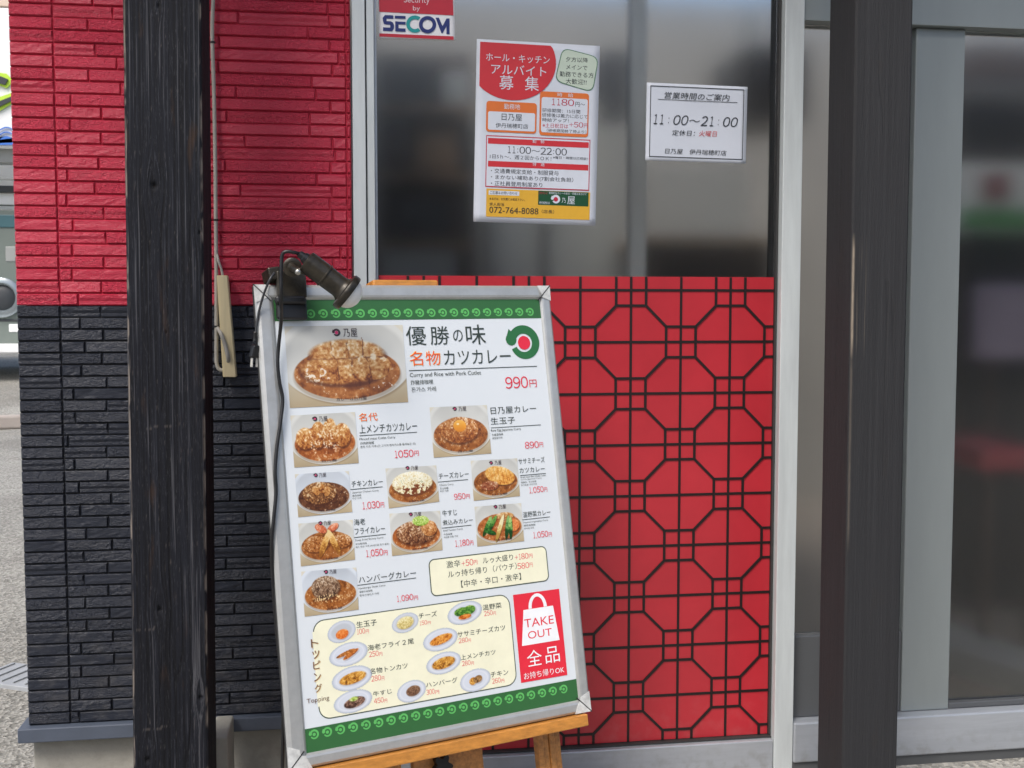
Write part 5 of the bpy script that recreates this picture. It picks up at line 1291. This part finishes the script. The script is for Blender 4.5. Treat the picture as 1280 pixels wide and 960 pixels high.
# ---------------------------------------------------------------- clip lamp
lamp = empty('clip_lamp', tuple(BM @ Vector((-.28, BH, .02))))
tag(lamp, 'bronze clip-on spotlight with a white bulb clamped to the top left of the menu board', 'spotlight')
def lbox(name, p0, p1, z0, z1, mat, bevel=.002, rot=0.0, seg=2):
    """box between photograph pixels on the board's plane moved out to z1"""
    Pz = Sheet(B.O + B.n * z1, B.ex, B.ey, None, None); a = Pz.loc(*p0); b_ = Pz.loc(*p1)
    c = Vector(((a[0] + b_[0]) / 2, (a[1] + b_[1]) / 2, 0)); Mr = BM @ Matrix.Translation(c) @ Matrix.Rotation(rot, 4, 'Z') @ Matrix.Translation(-c)
    return box(name, (min(a[0], b_[0]), min(a[1], b_[1]), z0), (max(a[0], b_[0]), max(a[1], b_[1]), z1), mat, lamp, bevel, Mr, True, seg)
lbox('clamp_jaw', (345.5, 371), (385.5, 399), .0036, .016, M_blackrub, .004, -.03)
lbox('jaw_roll', (344.5, 369), (384, 380), .010, .024, M_blackrub, .005, -.02)
lbox('clamp_plate', (345.5, 338), (384.5, 371.5), .006, .020, M_bronze, .003)
lbox('clamp_plate', (346, 343), (384, 360), -.045, .006, M_bronze, .003)
lbox('rear_jaw', (346, 345), (384, 395), -.050, -.038, M_bronze, .003)
lbox('finger_grip', (335.5, 333), (352, 349), -.03, .018, M_bronze, .003, .15)
Zl = 2.02
pv = deep(365.5, 334, Zl + .03)
toC = (CAM - pv).normalized()
link('pivot_disc', lathe_mesh('pivot_disc', pv - toC * .012, toC, [(0, .016), (.004, .0175), (.012, .0175), (.014, .014), (.014, .009), (.017, .008), (.019, .006)]), M_bronze, lamp)
link('pivot_arm', sweep_mesh('pivot_arm', [pv + toC * .006, deep(372, 338, Zl + .01), deep(383, 338, Zl + .01)], .0068, 12), M_bronze, lamp)
sc_ = deep(372.5, 340, Zl - .012)
link('screw', lathe_mesh('screw', sc_, toC, [(-.004, .0055), (.002, .0058), (.004, .0045), (.0055, .002)], 20), M_steel, lamp)
pb = deep(382, 326, Zl + .0); pf = deep(437, 368, Zl + .022)
ax = (pf - pb); La = ax.length; an = ax.normalized()
s = La / .115
link('lamp_body', lathe_mesh('lamp_body', pb, an, [(-.001, .0001), (0, .017), (.002, .0205), (.006, .0208), (.048 * s, .0212), (.049 * s, .0224), (.0515 * s, .0224), (.0525 * s, .0206), (.088 * s, .0200), (.094 * s, .0216), (.100 * s, .026)], 40), M_bronze, lamp)
link('lamp_rim', lathe_mesh('lamp_rim', pb, an, [(.098 * s, .024), (.100 * s, .0335), (.103 * s, .0352), (.111 * s, .0352), (.115 * s, .0338), (.1155 * s, .030), (.108 * s, .028)], 40), M_bronze, lamp)
bl = [(.100 * s + .030 * (1 - math.cos(t)) * 0 + .0, 0) for t in (0,)]
prof_b = [(.106 * s, .0275)] + [(.110 * s + .026 * math.sin(R(a)), .0282 * math.cos(R(a))) for a in range(0, 90, 10)] + [(.110 * s + .026, .0001)]
link('bulb', lathe_mesh('bulb', pb, an, prof_b, 32), M_bulb, lamp)
link('cable_gland', lathe_mesh('cable_gland', pb + UP * .004, -an, [(-.004, .011), (.004, .010), (.006, .0075), (.014, .0065), (.015, .0045)], 20), M_blackrub, lamp)
def brd(px, py, z): Pz = Sheet(B.O + B.n * z, B.ex, B.ey, None, None); q = Pz.loc(px, py); return BM @ Vector((q[0], q[1], z))
g0 = pb - an * .014 + UP * .004
pts = [g0, deep(367, 315.5, Zl - .012), deep(358, 314.5, Zl - .015), deep(352.5, 320, Zl - .015), deep(351.5, 345, Zl - .015), deep(351.5, 375, Zl - .01), brd(351.5, 400, .03), brd(348.5, 430, .014), brd(347.2, 455, .010), brd(349.5, 478, .008), brd(353.3, 499, .0065), brd(351, 525, .0065), brd(346, 560, .0065),
       brd(344, 590, .0065), brd(345, 615, .0065), brd(342.5, 645, .006), brd(339.8, 672, .003), brd(339.8, 700, -.004), brd(341.3, 730, -.010), brd(343.6, 760, -.018), brd(347, 800, -.028), brd(352, 850, -.034), brd(354, 900, -.04)]
pts += [Vector((pts[-1].x - .01, pts[-1].y + .03, .50)), Vector((pts[-1].x - .03, pts[-1].y + .06, GZ + .004)), Vector((pts[-1].x - .02, pts[-1].y + .22, GZ + .004))]
link('power_cord', sweep_mesh('power_cord', pts, .0034, 10, 8), M_blackrub, lamp)
# second cord with the two-pin plug hanging left of the board
M_grcord = simple('grey_cord', (0.035, 0.037, 0.042), 0.4)
Pq2 = [deep(343, 341, Zl + .03), deep(337, 350, Zl + .02), deep(330, 367, Zl + .03), deep(324, 388, Zl + .04), deep(320.6, 408, Zl + .04), deep(319.3, 424, Zl + .04)]
link('plug_cord', sweep_mesh('plug_cord', Pq2, .0022, 10, 6), M_grcord, lamp)
link('strain_relief', lathe_mesh('strain_relief', Pq2[-1] + Vector((0, 0, .014)), (-.05, 0, -1), [(0, .0024), (.002, .0036), (.004, .003), (.006, .0036), (.008, .003), (.010, .0038), (.012, .0032), (.014, .004), (.018, .0042)], 14), M_blackrub, lamp)
pp_ = deep(319.2, 431, Zl + .04)
bm = bmesh.new(); box_into(bm, (-.0105, -.0065, -.024), (.0105, .0065, .0), .0035, 2)
for v in bm.verts:
    k = .55 + .45 * (-v.co.z / .024); v.co.x *= k
Mp = Matrix.Translation(pp_) @ Matrix.Rotation(R(4), 4, 'Y') @ Matrix.Rotation(R(35), 4, 'Z')
bmesh.ops.transform(bm, matrix=Mp, verts=bm.verts[:]); link('plug', bm_mesh('plug', bm), M_blackrub, lamp)
M_blade = simple('nickel_blade', (0.75, 0.73, 0.68), 0.3, 0.5)
for sx in (-1, 1): box('plug_blade', (sx * .0055 - .0009, -.0032, -.041), (sx * .0055 + .0009, .0032, -.0242), M_blade, lamp, .0004, Mp)

# ---------------------------------------------------------------- beige cable and batten beside the left post
def wp(px, py, Y=-.022): return at(px, py, Y)
pts = [wp(267.5, -40), wp(266.5, 0), wp(265.4, 28), wp(265.6, 60), wp(267.3, 110), wp(268.5, 170), wp(269.3, 220), wp(269.6, 260), wp(270.2, 320), wp(270.5, 380), wp(270.5, 430), wp(270.6, 452), wp(273.5, 461), wp(279, 462.5), wp(284.3, 458), wp(285, 448, -.046), wp(281.5, 432, -.046), wp(276.5, 418, -.046), wp(272, 410, -.03)]
pts = [wp(267.8, -120)] + pts
o = link('wall_cable', sweep_mesh('wall_cable', pts, .0043, 10, 6), M_cable)
tag(o, 'beige cable running down the wall beside the left post and looping at its end', 'cable')
bm = bmesh.new(); q = [wp(271.8, 344.5, -.026), wp(285, 344.5, -.026), wp(296, 471, -.026), wp(279.5, 471, -.026)]
fr_ = [bm.verts.new((p.x, -.042, p.z)) for p in q]; bk = [bm.verts.new((p.x, -.012, p.z)) for p in q]
bm.faces.new(fr_); bm.faces.new(bk[::-1])
for k in range(4): bm.faces.new((fr_[k], bk[k], bk[(k + 1) % 4], fr_[(k + 1) % 4]))
bmesh.ops.bevel(bm, geom=bm.edges[:], offset=.0015, segments=2, affect='EDGES')
o = link('wooden_batten', bm_mesh('wooden_batten', bm), M_batten); tag(o, 'pale slanted wooden batten hanging on the wall next to the cable loop', 'batten')
pts = [wp(271.5, 318, -.026), wp(273, 326, -.03), wp(276.5, 336, -.03), wp(278.5, 345, -.03)]
o = link('coiled_wire', sweep_mesh('coiled_wire', pts, .0028, 8, 10, rads=[.0026, .0030, .0026, .0030]), M_cable); tag(o, 'short ribbed wire leading from the cable into the top of the batten', 'wire')
for i, (px_, py_) in enumerate(((266, 53), (269.8, 275), (270.5, 408))):
    p = wp(px_, py_)
    o = link('cable_clip', lathe_mesh('cable_clip', (p.x, p.y, p.z - .002), (0, 0, 1), [(0, .0055), (.0005, .006), (.0035, .006), (.004, .0055)], 14), M_blackrub)
    tag(o, ['top black clip holding the beige wall cable', 'middle black clip holding the beige wall cable above the batten', 'lowest black clip on the beige cable beside the batten'][i], 'cable clip')

# ---------------------------------------------------------------- far left: car park and laundromat
YW = 12.6
wz = at(10, 440, YW).z
o = empty('laundromat', (at(0, 440, YW).x - 2, YW, wz - .2)); lau = o
tag(lau, 'white laundromat front with a blue wave sign across the car park', 'building')
M_lw = simple('laundromat_white', (0.82, 0.83, 0.82), 0.5, noise=0.05, nscale=2); M_lg_ = simple('laundromat_grey', (0.30, 0.31, 0.30), 0.5, noise=0.1, nscale=2)
M_peach = simple('peach_wall', (0.62, 0.50, 0.40), 0.7, noise=0.05, nscale=2)
def far(name, x0, x1, y0, y1, Y, dep, mat, par, bev=.01):
    a_ = at(x0, y1, Y); b_ = at(x1, y0, Y); zz0 = at((x0 + x1) / 2, y1, Y).z; zz1 = at((x0 + x1) / 2, y0, Y).z
    return box(name, (a_.x, Y, zz0), (b_.x, Y + dep, zz1), mat, par, bev)
far('upper_wall', -320, 330, -120, 8, YW + .1, 1.0, M_peach, lau)
sg = far('sign_board', -300, 320, 10, 184, YW - .25, .2, M_lw, lau)
M_lime = simple('lime_paint', (0.50, 0.75, 0.05), 0.5); M_dk = simple('charcoal_paint', (0.035, 0.04, 0.045), 0.5); M_blue = simple('wave_blue', (0.05, 0.18, 0.62), 0.5)
def farpoly(name, pts_, Y, mat, par, dep=.02):
    P = [at(p[0], p[1], Y) for p in pts_]; bm = bmesh.new(); f = [bm.verts.new(p) for p in P]; k_ = [bm.verts.new((p.x, p.y + dep, p.z)) for p in P]
    bm.faces.new(f); bm.faces.new(k_[::-1])
    for i in range(len(P)): bm.faces.new((f[i], k_[i], k_[(i + 1) % len(P)], f[(i + 1) % len(P)]))
    bmesh.ops.triangulate(bm, faces=[ff_ for ff_ in bm.faces if len(ff_.verts) > 4])
    return link(name, bm_mesh(name, bm), mat, par)
YS = YW - .25
farpoly('sign_stroke', [(-40, 84), (0, 91), (8, 92), (14, 98), (13, 105), (8, 110), (0, 107), (-40, 98)], YS - .03, M_lime, lau); farpoly('sign_stroke', [(-40, 88), (0, 95), (10, 99), (6, 106), (-40, 94)], YS - .055, M_dk, lau)
farpoly('sign_stroke', [(-30, 150), (0, 138), (30, 120), (40, 112), (40, 100), (18, 115), (0, 121), (-30, 134)], YS - .03, M_lime, lau); farpoly('sign_stroke', [(-30, 146), (0, 133), (30, 118), (38, 104), (18, 119), (0, 126), (-30, 138)], YS - .055, M_dk, lau)
top_ = [(x, 174 - 4 * math.sin(x / 5.2)) for x in range(-60, 44, 2)]
farpoly('wave_band', top_ + [(42, 181), (-60, 181)], YS - .03, M_blue, lau)
for dy in (162, 168):
    c_ = [(x, dy - 3 * math.sin(x / 5.2)) for x in range(-60, 44, 2)]; farpoly('wave_line', [(x, y - .6) for x, y in c_] + [(x, y + .6) for x, y in c_[::-1]], YS - .03, M_blue, lau)
far('sign_underside', -300, 320, 185, 203, YW - .1, .3, M_lg_, lau); far('inner_wall', -300, 320, 203, 440, YW + 1.3, .1, M_lw, lau)
far('ceiling_beam', -300, 320, 232, 240, YW + .3, .2, M_dk, lau); far('lintel', -300, 320, 241, 256, YW + .4, .2, M_lw, lau); far('rail', -300, 320, 222, 225, YW, .05, M_lg_, lau)
far('base_step', -300, 320, 431, 441, YW - .3, 1.7, M_lw, lau)
M_wm = simple('washer_grey', (0.17, 0.20, 0.18), 0.4, 0.2, noise=0.05, nscale=3)
def washer(x0, label):
    t = empty('washing_machine', tuple(at(x0 + 50, 430, YW + .3))); tag(t, label, 'washing machine', 'coin washing machines in the laundromat')
    Y = YW + .3
    far('body', x0, x0 + 103, 262, 430, Y, .9, M_wm, t); far('control_panel', x0 + 2, x0 + 101, 268, 284, Y - .02, .03, simple('washer_teal', (0.05, 0.13, 0.15), .4), t)
    far('display', x0 + 88, x0 + 99, 321, 331, Y - .02, .03, M_dk, t); far('coin_slot', x0 + 76, x0 + 101, 308, 327, Y - .01, .02, M_lg_, t)
    c = at(x0 + 72, 372, Y); ro = (at(x0 + 93, 372, Y).x - c.x) * 1.25
    link('door_ring', lathe_mesh('door_ring', c, (0, -1, 0), [(0, ro), (.05, ro), (.07, ro * .9), (.07, ro * .72), (.02, ro * .68)], 32), simple('ring_chrome', (.30, .34, .36), .25, .6), t)
    link('door_glass', lathe_mesh('door_glass', c, (0, -1, 0), [(.01, ro * .68), (.03, ro * .6), (.05, ro * .3), (.055, .001)], 32), M_dk, t)
    far('seam', x0, x0 + 103, 399, 402, Y - .012, .02, M_dk, t); far('drawer_label', x0 + 80, x0 + 100, 405, 415, Y - .012, .02, M_lw, t)
washer(-69, 'grey front loading washing machine just left of the brick corner, under the wave sign')
o = link('wheel_stop', (lambda: (lambda bm: (box_into(bm, (-.5, -.07, 0), (.5, .07, .13), .02), bm_mesh('wheel_stop', bm))[1])(bmesh.new()))(), simple('wheel_stop_concrete', (0.42, 0.37, 0.33), 0.9, noise=0.15, nscale=6, bump=.3, bscale=50), None, False)
p = onz(19, 537, GZ); o.location = (p.x - .44, p.y, GZ); o.rotation_euler[2] = R(18)
tag(o, 'pinkish concrete wheel stop on the car park left of the wall', 'wheel stop')
p = onz(22, 851, GZ); 
bm = bmesh.new(); box_into(bm, (-.17, -.09, -.01), (.17, .09, .012), .003)
o = link('drain_cover', bm_mesh('drain_cover', bm), simple('drain_plastic', (0.36, 0.38, 0.40), 0.6, noise=0.15, nscale=12), None, False); o.location = (p.x + .05, p.y, GZ); o.rotation_euler[2] = R(-28)
tag(o, 'pale grey drain cover lying in the asphalt beside the black brick corner', 'drain cover')
for k in range(7):
    bm = bmesh.new(); box_into(bm, (-.15 + .045 * k, -.075, .0125), (-.145 + .045 * k, .075, .0165)); q = local_obj('rib', bm_mesh('rib', bm), simple('drain_rib', (.32, .34, .36), .6), o)
